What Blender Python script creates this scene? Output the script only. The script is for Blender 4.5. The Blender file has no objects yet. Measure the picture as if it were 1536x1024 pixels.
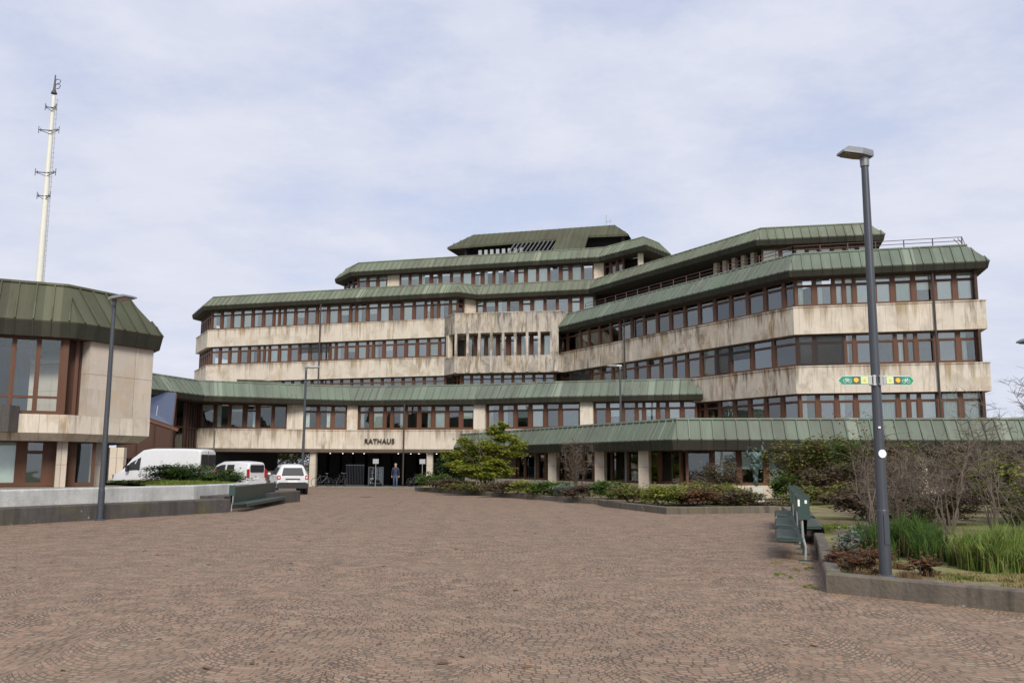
import bpy, math, random
from math import pi, sin, cos, sqrt, atan2, radians, floor
from mathutils import Vector, Matrix, Quaternion
random.seed(7)
S = bpy.context.scene
COL = S.collection
# ------------------------------------------------------------------ materials
class NT:
    def __init__(s, m):
        s.t = m.node_tree; s.t.nodes.clear()
    def n(s, typ, **k):
        nd = s.t.nodes.new(typ)
        for a, v in k.items():
            if a.startswith('i_'):
                key = a[2:]; key = int(key) if key.isdigit() else key.replace('_', ' ')
                s.set(nd.inputs[key], v)
            else: setattr(nd, a, v)
        return nd
    def set(s, inp, v):
        if hasattr(v, 'is_output'): s.t.links.new(v, inp)
        elif hasattr(v, 'outputs'): s.t.links.new(v.outputs[0], inp)
        else: inp.default_value = v
    def math(s, op, a, b=0.0, c=0.0):
        nd = s.t.nodes.new('ShaderNodeMath'); nd.operation = op
        s.set(nd.inputs[0], a); s.set(nd.inputs[1], b); s.set(nd.inputs[2], c)
        return nd.outputs[0]
    def ramp(s, f, stops):
        nd = s.t.nodes.new('ShaderNodeValToRGB'); s.set(nd.inputs[0], f)
        e = nd.color_ramp.elements
        while len(e) < len(stops): e.new(0.5)
        for x, (p, c) in zip(e, stops):
            x.position = p; x.color = (c, c, c, 1) if isinstance(c, (int, float)) else (*c, 1)
        return nd.outputs[0]
    def mix(s, f, a, b, mode='MIX'):
        nd = s.t.nodes.new('ShaderNodeMix'); nd.data_type = 'RGBA'; nd.blend_type = mode
        s.set(nd.inputs[0], f)
        for i, v in ((6, a), (7, b)):
            s.set(nd.inputs[i], (*v, 1) if isinstance(v, tuple) and len(v) == 3 else v)
        return nd.outputs[2]
    def noise(s, vec, scale, detail=4, rough=.55):
        nd = s.n('ShaderNodeTexNoise', i_Scale=scale, i_Detail=detail, i_Roughness=rough)
        if vec is not None: s.set(nd.inputs['Vector'], vec)
        return nd.outputs[0]
    def vec(s, x, y, z=0.0):
        nd = s.t.nodes.new('ShaderNodeCombineXYZ')
        for i, v in enumerate((x, y, z)): s.set(nd.inputs[i], v)
        return nd.outputs[0]
    def sep(s, v):
        nd = s.t.nodes.new('ShaderNodeSeparateXYZ'); s.set(nd.inputs[0], v); return nd.outputs
    def out(s, col, rough=.7, metal=0., bump=None, bd=.02, spec=.5, **k):
        b = s.n('ShaderNodeBsdfPrincipled')
        s.set(b.inputs['Base Color'], (*col, 1) if isinstance(col, tuple) and len(col) == 3 else col)
        s.set(b.inputs['Roughness'], rough); b.inputs['Metallic'].default_value = metal
        b.inputs['Specular IOR Level'].default_value = spec
        for a, v in k.items(): s.set(b.inputs[a.replace('_', ' ')], v)
        if bump is not None:
            bp = s.n('ShaderNodeBump'); bp.inputs['Distance'].default_value = bd; s.set(bp.inputs['Height'], bump)
            s.t.links.new(bp.outputs[0], b.inputs['Normal'])
        o = s.n('ShaderNodeOutputMaterial'); s.t.links.new(b.outputs[0], o.inputs[0])
        return b
def newmat(name):
    m = bpy.data.materials.new(name); m.use_nodes = True
    return m, NT(m)
M = {}
def simple(name, col, rough=.6, metal=0., var=.25, scale=6., spec=.5, coat=0.):
    m, t = newmat(name)
    tc = t.n('ShaderNodeTexCoord')
    f = t.noise(tc.outputs['Object'], scale, 5)
    c = t.mix(f, tuple(x * (1 - var) for x in col), tuple(min(1, x * (1 + var)) for x in col))
    t.out(c, rough, metal, spec=spec, Coat_Weight=coat); M[name] = m; return m
def stone(name, base, stain, amount, panel=.61, hj=None, dp=2.2, bl=1.):
    m, t = newmat(name)
    uv = t.n('ShaderNodeUVMap'); x, y, _ = t.sep(uv.outputs[0])
    pu = t.math('DIVIDE', x, panel); pid = t.math('FLOOR', pu)
    wn = t.n('ShaderNodeTexWhiteNoise', noise_dimensions='1D'); t.set(wn.inputs['W'], pid)
    fu = t.math('FRACT', pu)
    seam = t.math('LESS_THAN', t.math('MINIMUM', fu, t.math('SUBTRACT', 1., fu)), .007)
    if hj:
        fv = t.math('FRACT', t.math('DIVIDE', y, hj))
        seam = t.math('MAXIMUM', seam, t.math('LESS_THAN', fv, .008))
    obj = t.n('ShaderNodeTexCoord').outputs['Object']
    fine = t.noise(t.vec(t.math('MULTIPLY', x, 9.), t.math('MULTIPLY', y, .9)), 1., 5, .6)
    med = t.noise(obj, 1.3, 5, .6)
    grit = t.noise(obj, 14., 4, .7)
    c = t.mix(wn.outputs[0], tuple(v * .88 for v in base), tuple(min(1, v * 1.08) for v in base))
    c = t.mix(t.math('MULTIPLY', fine, .32), c, tuple(v * f for v, f in zip(base, (.62, .57, .5))))
    c = t.mix(t.ramp(grit, [(.5, 0.), (.75, .22)]), c, tuple(v * .6 for v in base))
    # weathering: irregular blotches, and drips that belong to single panels
    wa = t.noise(t.vec(t.math('ADD', x, t.math('MULTIPLY', med, .8)), t.math('MULTIPLY', y, .8), 2.), .85, 8, .68)
    wb = t.noise(t.vec(t.math('MULTIPLY', x, .16), t.math('MULTIPLY', y, .35), 5.), 1., 3)
    blot = t.math('MULTIPLY', t.ramp(wa, [(.48, 0.), (.575, .75), (.70, 1.)]), t.math('MULTIPLY', t.ramp(wb, [(.36, .12), (.60, 1.)]), bl))
    pr = t.math('POWER', wn.outputs[0], dp)
    st = t.noise(t.vec(t.math('MULTIPLY', x, 3.4), t.math('MULTIPLY', y, .55), wn.outputs[0]), 1., 7, .7)
    drip = t.math('MULTIPLY', t.ramp(st, [(.40, 0.), (.64, 1.)]), pr)
    # run-off from the top edge of each parapet (the storeys repeat every 3.5 m)
    dd = t.math('MULTIPLY', t.math('FRACT', t.math('DIVIDE', t.math('SUBTRACT', 14.84, y), 3.5)), 3.5)
    ln = t.math('MULTIPLY', t.ramp(t.noise(t.vec(t.math('MULTIPLY', x, 2.3), t.math('MULTIPLY', y, .12), 8.), 1., 5, .7), [(.40, 0.), (.70, 1.)]), 2.1)
    run = t.math('MULTIPLY', t.math('MULTIPLY', t.math('SUBTRACT', ln, dd), 1.1), t.ramp(wb, [(.34, .35), (.58, 1.)]))
    run = t.math('MINIMUM', t.math('MAXIMUM', run, 0.), .85)
    sm = t.math('MULTIPLY', t.math('MAXIMUM', t.math('MAXIMUM', blot, drip), run), amount)
    stc = t.mix(t.ramp(t.noise(obj, .7, 3), [(.42, 0.), (.58, 1.)]), stain, tuple(v * f for v, f in zip(stain, (1.35, 1.15, .8))))
    c = t.mix(sm, c, stc)
    c = t.mix(t.math('MULTIPLY', seam, .8), c, tuple(v * .35 for v in base))
    h = t.math('SUBTRACT', t.math('MULTIPLY', med, .3), seam)
    t.out(c, .85, bump=h, bd=.008, spec=.3); M[name] = m
stone('stone_clean', (.66, .59, .495), (.22, .185, .14), 1.0, .61, None, 3.0, .62)
stone('stone_stained', (.62, .55, .46), (.165, .130, .092), 1.25, .61, None, .7, .75)
stone('stone_bay', (.55, .49, .42), (.155, .14, .12), 1.2, .54, None, .35, .9)
stone('stone_smooth', (.55, .49, .42), (.33, .27, .20), .5, 1.0, 1.62)
stone('stone_pier', (.66, .575, .46), (.26, .22, .17), .6, 3.0, 1.0)
def copper(name, base, rust, dark=False):
    m, t = newmat(name)
    uv = t.n('ShaderNodeUVMap'); x, y, _ = t.sep(uv.outputs[0])
    wn = t.n('ShaderNodeTexWhiteNoise', noise_dimensions='1D'); t.set(wn.inputs['W'], t.math('FLOOR', t.math('DIVIDE', x, .56)))
    obj = t.n('ShaderNodeTexCoord').outputs['Object']
    st = t.noise(t.vec(t.math('MULTIPLY', x, 5.), t.math('MULTIPLY', y, .5)), 1., 5, .65)
    big = t.noise(obj, .35, 4)
    c = t.mix(wn.outputs[0], tuple(v * .78 for v in base), tuple(v * 1.2 for v in base))
    c = t.mix(t.math('MULTIPLY', t.ramp(st, [(.42, 0.), (.7, 1.)]), .6), c, rust)
    c = t.mix(t.math('MULTIPLY', t.ramp(big, [(.4, 0.), (.68, 1.)]), .7), c, tuple(v * f for v, f in zip(base, (1.05, 1.2, 1.12))))
    c = t.mix(t.ramp(wn.outputs[0], [(.90, 0.), (.92, .55)]), c, tuple(min(1, v * 1.7) for v in base))
    t.out(c, .7, .0, bump=t.noise(obj, 2.2, 4), bd=.02, spec=.18); M[name] = m
copper('copper_roof', (.152, .165, .122), (.100, .096, .068))
copper('copper_old', (.080, .079, .052), (.052, .047, .031))
copper('copper_blue', (.142, .163, .130), (.094, .098, .078))
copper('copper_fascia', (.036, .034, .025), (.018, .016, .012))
def glass(name, base, spread):
    m, t = newmat(name)
    oi = t.n('ShaderNodeObjectInfo')
    obj = t.n('ShaderNodeTexCoord').outputs['Object']
    g = t.n('ShaderNodeBsdfGlossy'); g.inputs['Roughness'].default_value = .015; g.inputs['Color'].default_value = (.86, .91, .87, 1)
    bp = t.n('ShaderNodeBump'); bp.inputs['Distance'].default_value = .004; t.set(bp.inputs['Height'], t.noise(obj, .9, 2))
    wv = t.n('ShaderNodeTexWhiteNoise', noise_dimensions='1D'); t.set(wv.inputs['W'], t.math('MULTIPLY', oi.outputs['Random'], 91.))
    va = t.n('ShaderNodeVectorMath', operation='MULTIPLY_ADD'); t.set(va.inputs[0], wv.outputs['Color']); va.inputs[1].default_value = (.05, .05, .05); t.set(va.inputs[2], bp.outputs[0])
    vn = t.n('ShaderNodeVectorMath', operation='NORMALIZE'); t.set(vn.inputs[0], va.outputs[0]); t.t.links.new(vn.outputs[0], g.inputs['Normal'])
    tr = t.n('ShaderNodeBsdfTransparent'); tr.inputs['Color'].default_value = (.92, .95, .94, 1)
    fr = t.n('ShaderNodeFresnel'); fr.inputs['IOR'].default_value = 1.6
    f = t.math('ADD', fr.outputs[0], t.math('ADD', t.math('MULTIPLY', oi.outputs['Random'], spread), base))
    mx = t.n('ShaderNodeMixShader'); t.set(mx.inputs[0], f); t.set(mx.inputs[1], tr); t.set(mx.inputs[2], g)
    o = t.n('ShaderNodeOutputMaterial'); t.t.links.new(mx.outputs[0], o.inputs[0]); M[name] = m
glass('window_glass', .06, .15)
glass('dark_glass', .02, .05)
glass('car_glass', .03, .0)
def wood(name, col):
    m, t = newmat(name)
    obj = t.n('ShaderNodeTexCoord').outputs['Object']; oi = t.n('ShaderNodeObjectInfo')
    x, y, z = t.sep(obj)
    f = t.noise(t.vec(t.math('MULTIPLY', x, 30.), t.math('MULTIPLY', y, 30.), t.math('ADD', t.math('MULTIPLY', z, 2.), t.math('MULTIPLY', oi.outputs['Random'], 9.))), 1., 4)
    c = t.mix(f, tuple(v * .7 for v in col), tuple(v * 1.3 for v in col))
    c = t.mix(t.math('MULTIPLY', oi.outputs['Random'], .3), c, tuple(v * .55 for v in col))
    t.out(c, .5, spec=.35); M[name] = m
wood('wood_frame', (.112, .048, .025))
wood('wood_dark', (.060, .026, .016))
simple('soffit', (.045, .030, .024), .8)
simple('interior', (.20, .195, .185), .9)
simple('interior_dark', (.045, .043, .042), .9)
simple('curtain', (.90, .93, .86), .9, var=.08, scale=3)
simple('curtain_warm', (.70, .52, .28), .9, var=.1, scale=3)
simple('shutter', (.050, .045, .042), .6, var=.15)

simple('lamp_metal', (.062, .070, .082), .45, .3, var=.12)
simple('lamp_head_metal', (.20, .215, .22), .4, .3, var=.1)
simple('screen_blue', (.05, .065, .11), .3)
simple('lens', (.17, .14, .10), .35, var=.1)
simple('galvanised', (.42, .43, .43), .45, .5, var=.15)
simple('bench_green', (.043, .072, .062), .38, .2, var=.2)
simple('mast_paint', (.66, .65, .58), .55, var=.08, scale=.5)
simple('rail_red', (.085, .038, .034), .6)
simple('pipe_dark', (.045, .035, .03), .5)
simple('sign_green', (.005, .26, .155), .45, var=.06)
simple('sign_white', (.78, .80, .78), .5, var=.03)
simple('sign_yellow', (.72, .48, .03), .5, var=.1)
simple('sign_dark', (.10, .085, .10), .5, var=.1)
simple('sign_pale', (.60, .68, .34), .5, var=.08)
simple('letter_dark', (.035, .028, .026), .5)
simple('car_white', (.60, .61, .62), .28, var=.07, coat=.5)
simple('car_black', (.018, .018, .020), .55, var=.1)
simple('tyre', (.016, .016, .016), .85)
simple('rim', (.30, .30, .31), .35, .7)
simple('tail_red', (.42, .02, .02), .25, coat=.4)
simple('plate', (.72, .73, .72), .5, var=.03)
simple('bronze', (.052, .082, .073), .5, .35, var=.55, scale=9)
simple('plinth_stone', (.46, .46, .40), .85, var=.25, scale=5)
simple('skin', (.52, .33, .25), .6, var=.05)
simple('hair', (.22, .18, .15), .8)
simple('jacket', (.016, .026, .050), .8, var=.3, scale=20)
simple('jeans', (.055, .085, .145), .85, var=.3, scale=15)
simple('shoe', (.42, .38, .34), .7)
simple('bark', (.085, .066, .052), .9, var=.4, scale=12)
simple('bark_pale', (.135, .108, .082), .9, var=.35, scale=12)
def emit(name, col, st):
    m, t = newmat(name)
    t.out(col, .5, Emission_Color=(*col, 1), Emission_Strength=st); M[name] = m
emit('downlight', (1., .93, .8), 2.2)
def leaf(name, a, b, c=None):
    m, t = newmat(name)
    wn = t.n('ShaderNodeTexCoord'); obj = wn.outputs['Object']
    v = t.n('ShaderNodeTexVoronoi', i_Scale=9.); t.set(v.inputs['Vector'], obj)
    r = t.n('ShaderNodeTexWhiteNoise', noise_dimensions='3D'); t.set(r.inputs['Vector'], v.outputs['Position'])
    col = t.mix(r.outputs[0], a, b)
    if c: col = t.mix(t.ramp(t.noise(obj, 1.6, 3), [(.5, 0.), (.62, 1.)]), col, c)
    b = t.out(col, .65, spec=.25)
    tl = t.n('ShaderNodeBsdfTranslucent'); t.set(tl.inputs['Color'], col); mx = t.n('ShaderNodeMixShader'); mx.inputs[0].default_value = .35
    t.t.links.new(b.outputs[0], mx.inputs[1]); t.t.links.new(tl.outputs[0], mx.inputs[2])
    o = [n for n in t.t.nodes if n.type == 'OUTPUT_MATERIAL'][0]; t.t.links.new(mx.outputs[0], o.inputs[0]); M[name] = m
leaf('leaf_maple', (.235, .275, .035), (.40, .41, .075), (.16, .21, .04))
leaf('leaf_green', (0.056, 0.106, 0.022), (0.125, 0.194, 0.037))
leaf('leaf_dark', (0.023, 0.047, 0.016), (0.058, 0.098, 0.029))
leaf('leaf_olive', (0.123, 0.138, 0.041), (0.217, 0.225, 0.065), (0.145, 0.087, 0.043))
leaf('leaf_yellow', (0.180, 0.204, 0.030), (0.300, 0.312, 0.060), (0.096, 0.132, 0.030))
leaf('leaf_rust', (.14, .062, .030), (.20, .10, .05), (.09, .06, .03))
leaf('leaf_red', (.16, .030, .018), (.24, .07, .04))
leaf('leaf_brown', (0.099, 0.070, 0.052), (0.181, 0.128, 0.090), (0.145, 0.145, 0.051))
leaf('leaf_purple', (.095, .062, .046), (.150, .098, .070), (.10, .09, .04))
leaf('leaf_grey', (.14, .18, .15), (.22, .26, .21))
leaf('blossom', (.24, .17, .12), (.34, .25, .17))
leaf('grass_tall', (.125, .19, .035), (.23, .29, .075), (.10, .15, .03))
leaf('grass_deep', (.035, .085, .018), (.09, .15, .03))
leaf('grass_dry', (.27, .22, .09), (.38, .32, .15), (.15, .18, .04))
leaf('grass_lawn', (.12, .18, .03), (.20, .24, .05))
leaf('straw', (.14, .085, .045), (.24, .155, .085))
def soil():
    m, t = newmat('soil'); o = t.n('ShaderNodeTexCoord').outputs['Object']
    c = t.mix(t.ramp(t.noise(o, .55, 5), [(.42, 0.), (.6, 1.)]), (.105, .075, .048), (.19, .20, .055))
    c = t.mix(t.ramp(t.noise(o, 9., 5), [(.4, 0.), (.7, .7)]), c, (.26, .19, .10))
    t.out(c, .95, bump=t.noise(o, 11., 5), bd=.05); M['soil'] = m
    m, t = newmat('lawn'); o = t.n('ShaderNodeTexCoord').outputs['Object']
    c = t.mix(t.ramp(t.noise(o, .8, 5), [(.42, 0.), (.6, 1.)]), (.13, .17, .04), (.25, .21, .09))
    t.out(c, .95, bump=t.noise(o, 14., 5), bd=.05); M['lawn'] = m
    m, t = newmat('earth'); o = t.n('ShaderNodeTexCoord').outputs['Object']
    c = t.mix(t.noise(o, .05, 5), (.09, .12, .04), (.16, .15, .08))
    t.out(c, .95); M['earth'] = m
soil()
def kerbmat(name, base, wash, k=.75):
    m, t = newmat(name); o = t.n('ShaderNodeTexCoord').outputs['Object']
    x, y, z = t.sep(o)
    c = t.mix(t.noise(o, 1.1, 6, .65), tuple(v * .4 for v in base), tuple(v * 1.65 for v in base))
    c = t.mix(t.math('MULTIPLY', t.noise(o, 26., 5, .7), .6), c, tuple(v * .5 for v in base))
    st = t.noise(t.vec(t.math('MULTIPLY', x, 4.), t.math('MULTIPLY', y, 4.), t.math('MULTIPLY', z, .6)), 1., 5, .65)
    c = t.mix(t.math('MULTIPLY', t.ramp(st, [(.46, 0.), (.68, 1.)]), k), c, tuple(v * .38 for v in base))
    c = t.mix(t.ramp(t.noise(o, 5.5, 2), [(.70, 0.), (.74, .75)]), c, wash)
    c = t.mix(t.ramp(t.noise(o, .9, 4), [(.52, 0.), (.7, .73 * k)]), c, (.11, .10, .04))
    t.out(c, .9, bump=t.noise(o, 18., 5), bd=.012); M[name] = m
kerbmat('kerb_stone', (.150, .126, .098), (.42, .40, .35), .95)
kerbmat('white_render', (.54, .54, .52), (.66, .65, .63), .3)
kerbmat('dark_stone', (.088, .078, .072), (.30, .29, .27))
def cobbles():
    m, t = newmat('cobbles')
    o = t.n('ShaderNodeTexCoord').outputs['Object']; x, y, z = t.sep(o)
    # slow wander so that the arcs are laid by hand
    wx = t.math('MULTIPLY', t.math('SUBTRACT', t.noise(o, .35, 2), .5), .55)
    wy = t.math('MULTIPLY', t.math('SUBTRACT', t.noise(t.vec(y, x, 3.), .5, 3), .5), .5)
    jx = t.math('MULTIPLY', t.math('SUBTRACT', t.noise(o, 9., 2), .5), .045)
    jy = t.math('MULTIPLY', t.math('SUBTRACT', t.noise(t.vec(y, x, 7.), 9., 2), .5), .045)
    W = 1.25
    X = t.math('ADD', t.math('ADD', x, wx), t.math('MULTIPLY', y, .035)); 
    lane = t.math('DIVIDE', X, W); lid = t.math('FLOOR', lane)
    u = t.math('SUBTRACT', t.math('MULTIPLY', t.math('FRACT', lane), 2.), 1.)
    u2 = t.math('MULTIPLY', u, u)
    lw = t.n('ShaderNodeTexWhiteNoise', noise_dimensions='1D'); t.set(lw.inputs['W'], lid)
    arc = t.math('MULTIPLY', u2, .46)
    rh, bw = .080, .102
    v = t.math('ADD', t.math('ADD', t.math('SUBTRACT', y, arc), t.math('ADD', wy, jy)), t.math('MULTIPLY', lw.outputs[0], .09))
    rv = t.math('DIVIDE', v, rh); row = t.math('FLOOR', rv); fv = t.math('FRACT', rv)
    s = t.math('MULTIPLY', t.math('ADD', u, t.math('MULTIPLY', t.math('MULTIPLY', u2, u), .16)), W * .5 / bw)
    rw = t.n('ShaderNodeTexWhiteNoise', noise_dimensions='2D'); t.set(rw.inputs['Vector'], t.vec(row, lid))
    su = t.math('ADD', t.math('ADD', s, t.math('MULTIPLY', rw.outputs[0], 1.)), t.math('DIVIDE', jx, bw))
    cid = t.math('FLOOR', su); fu = t.math('FRACT', su)
    eu = t.math('MULTIPLY', t.math('MINIMUM', fu, t.math('SUBTRACT', 1., fu)), bw)
    ev = t.math('MULTIPLY', t.math('MINIMUM', fv, t.math('SUBTRACT', 1., fv)), rh)
    e = t.math('MINIMUM', eu, ev)
    jw = t.math('ADD', .001, t.math('MULTIPLY', t.ramp(t.noise(o, 2.4, 4), [(.40, 0.), (.72, 1.)]), .0145))
    joint = t.n('ShaderNodeMapRange', interpolation_type='SMOOTHSTEP'); t.set(joint.inputs[0], e)
    t.set(joint.inputs[1], t.math('MULTIPLY', jw, .5)); t.set(joint.inputs[2], t.math('MULTIPLY', jw, 1.7)); joint.inputs[3].default_value = 1.; joint.inputs[4].default_value = 0.
    J = joint.outputs[0]
    cw = t.n('ShaderNodeTexWhiteNoise', noise_dimensions='3D'); t.set(cw.inputs['Vector'], t.vec(cid, row, lid))
    cc = t.ramp(cw.outputs[0], [(0., (.165, .118, .082)), (.25, (.285, .197, .128)), (.5, (.25, .190, .132)), (.72, (.335, .212, .138)), (.88, (.33, .265, .185)), (1., (.39, .245, .150))])
    big = t.noise(o, .16, 4)
    cc = t.mix(t.math('MULTIPLY', t.ramp(big, [(.35, 0.), (.65, 1.)]), .35), cc, (.24, .180, .125))
    cc = t.mix(t.math('MULTIPLY', t.noise(o, 28., 4), .35), cc, (.18, .135, .096))
    cc = t.mix(1., cc, (.96, .91, .905), 'MULTIPLY')
    jc = t.mix(t.ramp(t.noise(o, .45, 4), [(.45, 0.), (.62, 1.)]), (.070, .053, .038), (.15, .120, .082))
    c = t.mix(t.math('MULTIPLY', J, .75), cc, jc)
    moss = t.math('MULTIPLY', t.ramp(t.noise(t.vec(x, y, 11.), .22, 4), [(.6, 0.), (.72, .45)]), J)
    c = t.mix(moss, c, (.10, .11, .03))
    c = t.mix(t.ramp(t.noise(t.vec(x, y, 5.), 1.9, 3), [(.73, 0.), (.76, .55)]), c, (.30, .26, .22))
    wcol = t.math('MULTIPLY', cw.outputs[0], .35)
    h = t.math('ADD', t.math('SUBTRACT', 1., J), t.math('ADD', wcol, t.math('MULTIPLY', t.noise(o, 40., 3), .25)))
    t.out(c, .72, bump=h, bd=.009, spec=.35); M['cobbles'] = m
    m, t = newmat('paving_slabs'); o = t.n('ShaderNodeTexCoord').outputs['Object']
    b = t.n('ShaderNodeTexBrick', i_Scale=1.2); t.set(b.inputs['Vector'], o)
    b.inputs['Color1'].default_value = (.30, .26, .21, 1); b.inputs['Color2'].default_value = (.24, .21, .175, 1); b.inputs['Mortar'].default_value = (.1, .09, .08, 1); b.inputs['Mortar Size'].default_value = .012
    c = t.mix(t.math('MULTIPLY', t.noise(o, 1.5, 5), .4), b.outputs[0], (.17, .15, .12))
    t.out(c, .85); M['paving_slabs'] = m
cobbles()
# ------------------------------------------------------------------ mesh helpers
class MB:
    def __init__(s): s.v = []; s.f = []; s.m = []; s.uv = []
    def face(s, pts, mi=0, uv=None):
        b = len(s.v); s.v += [tuple(p) for p in pts]; s.f.append(tuple(range(b, b + len(pts)))); s.m.append(mi)
        s.uv += list(uv) if uv else [(p[0] + p[1] * .37, p[2]) for p in pts]
    def box(s, x0, x1, y0, y1, z0, z1, mi=0, mat=None):
        c = [Vector(p) for p in ((x0, y0, z0), (x1, y0, z0), (x1, y1, z0), (x0, y1, z0), (x0, y0, z1), (x1, y0, z1), (x1, y1, z1), (x0, y1, z1))]
        if mat: c = [mat @ p for p in c]
        for q, uvm in (((0, 3, 2, 1), 0), ((4, 5, 6, 7), 0), ((0, 1, 5, 4), 1), ((1, 2, 6, 5), 2), ((2, 3, 7, 6), 1), ((3, 0, 4, 7), 2)):
            P = [c[i] for i in q]
            s.face(P, mi, [((p.x, p.y) if uvm == 0 else (p.x, p.z) if uvm == 1 else (p.y, p.z)) for p in P])
    def bar(s, a, b, w, d=None, mi=0, up=(0, 0, 1)):
        a = Vector(a); b = Vector(b); d = d or w; ax = b - a; L = ax.length; ax.normalize(); up = Vector(up)
        if abs(ax.dot(up)) > .98: up = Vector((1, 0, 0))
        sx = ax.cross(up).normalized(); sz = sx.cross(ax)
        m = Matrix((( *(sx[i] for i in ()),),)) if 0 else Matrix.Identity(4)
        for i in range(3): m[i][0] = sx[i]; m[i][1] = ax[i]; m[i][2] = sz[i]; m[i][3] = a[i]
        s.box(-w / 2, w / 2, 0, L, -d / 2, d / 2, mi, m)
    def tube(s, pts, rad, n=8, mi=0, caps=True):
        pts = [Vector(p) for p in pts]; rs = rad if isinstance(rad, (list, tuple)) else [rad] * len(pts)
        b = len(s.v); prev = None
        for i, p in enumerate(pts):
            d = (pts[min(i + 1, len(pts) - 1)] - pts[max(i - 1, 0)]).normalized()
            if prev is None:
                r = Vector((0, 0, 1)) if abs(d.z) < .9 else Vector((1, 0, 0)); X = d.cross(r).normalized()
            else: X = (prev - d * prev.dot(d)).normalized()
            prev = X; Yv = d.cross(X)
            for k in range(n):
                a = 2 * pi * k / n; s.v.append(tuple(p + (X * cos(a) + Yv * sin(a)) * rs[i]))
        for i in range(len(pts) - 1):
            for k in range(n):
                q = (b + i * n + k, b + i * n + (k + 1) % n, b + (i + 1) * n + (k + 1) % n, b + (i + 1) * n + k)
                s.f.append(q); s.m.append(mi); s.uv += [(k / n, i), ((k + 1) / n, i), ((k + 1) / n, i + 1), (k / n, i + 1)]
        if caps:
            for i0, rev in ((b, True), (b + (len(pts) - 1) * n, False)):
                q = list(range(i0, i0 + n)); q = q[::-1] if rev else q
                s.f.append(tuple(q)); s.m.append(mi); s.uv += [(0, 0)] * n
    def lathe(s, prof, c=(0, 0, 0), n=16, mi=0, axis=None):
        b = len(s.v); q = Quaternion() if axis is None else Vector((0, 0, 1)).rotation_difference(Vector(axis)); c = Vector(c)
        for r, z in prof:
            for k in range(n):
                a = 2 * pi * k / n; s.v.append(tuple(c + q @ Vector((r * cos(a), r * sin(a), z))))
        for i in range(len(prof) - 1):
            for k in range(n):
                s.f.append((b + i * n + k, b + i * n + (k + 1) % n, b + (i + 1) * n + (k + 1) % n, b + (i + 1) * n + k)); s.m.append(mi)
                s.uv += [(k / n, i), ((k + 1) / n, i), ((k + 1) / n, i + 1), (k / n, i + 1)]
        for i0, rev in ((b, True), (b + (len(prof) - 1) * n, False)):
            q2 = list(range(i0, i0 + n)); q2 = q2[::-1] if rev else q2
            s.f.append(tuple(q2)); s.m.append(mi); s.uv += [(0, 0)] * n
    def prism(s, poly, z0, z1, mi=0, mside=None, zt=None):
        """plan polygon extruded upward"""
        n = len(poly); zt = zt or [z1] * n
        s.face([(p[0], p[1], zt[i]) for i, p in enumerate(poly)], mi, [(p[0], p[1]) for p in poly])
        s.face([(p[0], p[1], z0) for p in poly[::-1]], mi, [(p[0], p[1]) for p in poly[::-1]])
        L = 0
        for i in range(n):
            a, b = poly[i], poly[(i + 1) % n]; j = (i + 1) % n; l = sqrt((a[0] - b[0]) ** 2 + (a[1] - b[1]) ** 2)
            s.face([(*a[:2], z0), (*b[:2], z0), (*b[:2], zt[j]), (*a[:2], zt[i])], mi if mside is None else mside, [(L, z0), (L + l, z0), (L + l, zt[j]), (L, zt[i])]); L += l
    def mesh(s, name, mats, smooth=False, origin=(0, 0, 0)):
        me = bpy.data.meshes.new(name); o = origin
        vs = [(p[0] - o[0], p[1] - o[1], p[2] - o[2]) for p in s.v] if tuple(o) != (0, 0, 0) else s.v
        me.from_pydata(vs, [], s.f)
        for mt in mats: me.materials.append(M[mt])
        me.polygons.foreach_set('material_index', s.m)
        ul = me.uv_layers.new(name='UVMap'); ul.data.foreach_set('uv', [c for u in s.uv for c in u])
        if smooth: me.polygons.foreach_set('use_smooth', [True] * len(s.f))
        me.update(); return me
    def build(s, name, mats, parent=None, smooth=False, origin=None):
        """verts are in the world; the part is stored relative to its thing"""
        mats = [mats] if isinstance(mats, str) else mats
        o = WORLD.get(parent.name, (0, 0, 0)) if parent else (origin or (0, 0, 0))
        ob = bpy.data.objects.new(name, s.mesh(name, mats, smooth, o)); COL.objects.link(ob)
        if parent: ob.parent = parent; WORLD[ob.name] = o
        else: ob.location = o
        return ob
WORLD = {}
def empty(name, loc, label, cat, group=None, rz=0.):
    e = bpy.data.objects.new(name, None); COL.objects.link(e); e.location = loc; e.rotation_euler = (0, 0, rz)
    e.empty_display_size = .3
    tag(e, label, cat, group); WORLD[e.name] = tuple(loc); return e
def local(e): WORLD[e.name] = (0, 0, 0); return e      # parts of this thing are given in its own axes
def tag(o, label, cat, group=None):
    o['label'] = label; o['category'] = cat
    if group: o['group'] = group
    return o
def struct(o, kind='structure'): o['kind'] = kind; return o
def copy_tree(o, parent=None):
    c = o.copy(); COL.objects.link(c)
    if parent: c.parent = parent
    for ch in o.children: copy_tree(ch, c)
    return c
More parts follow.
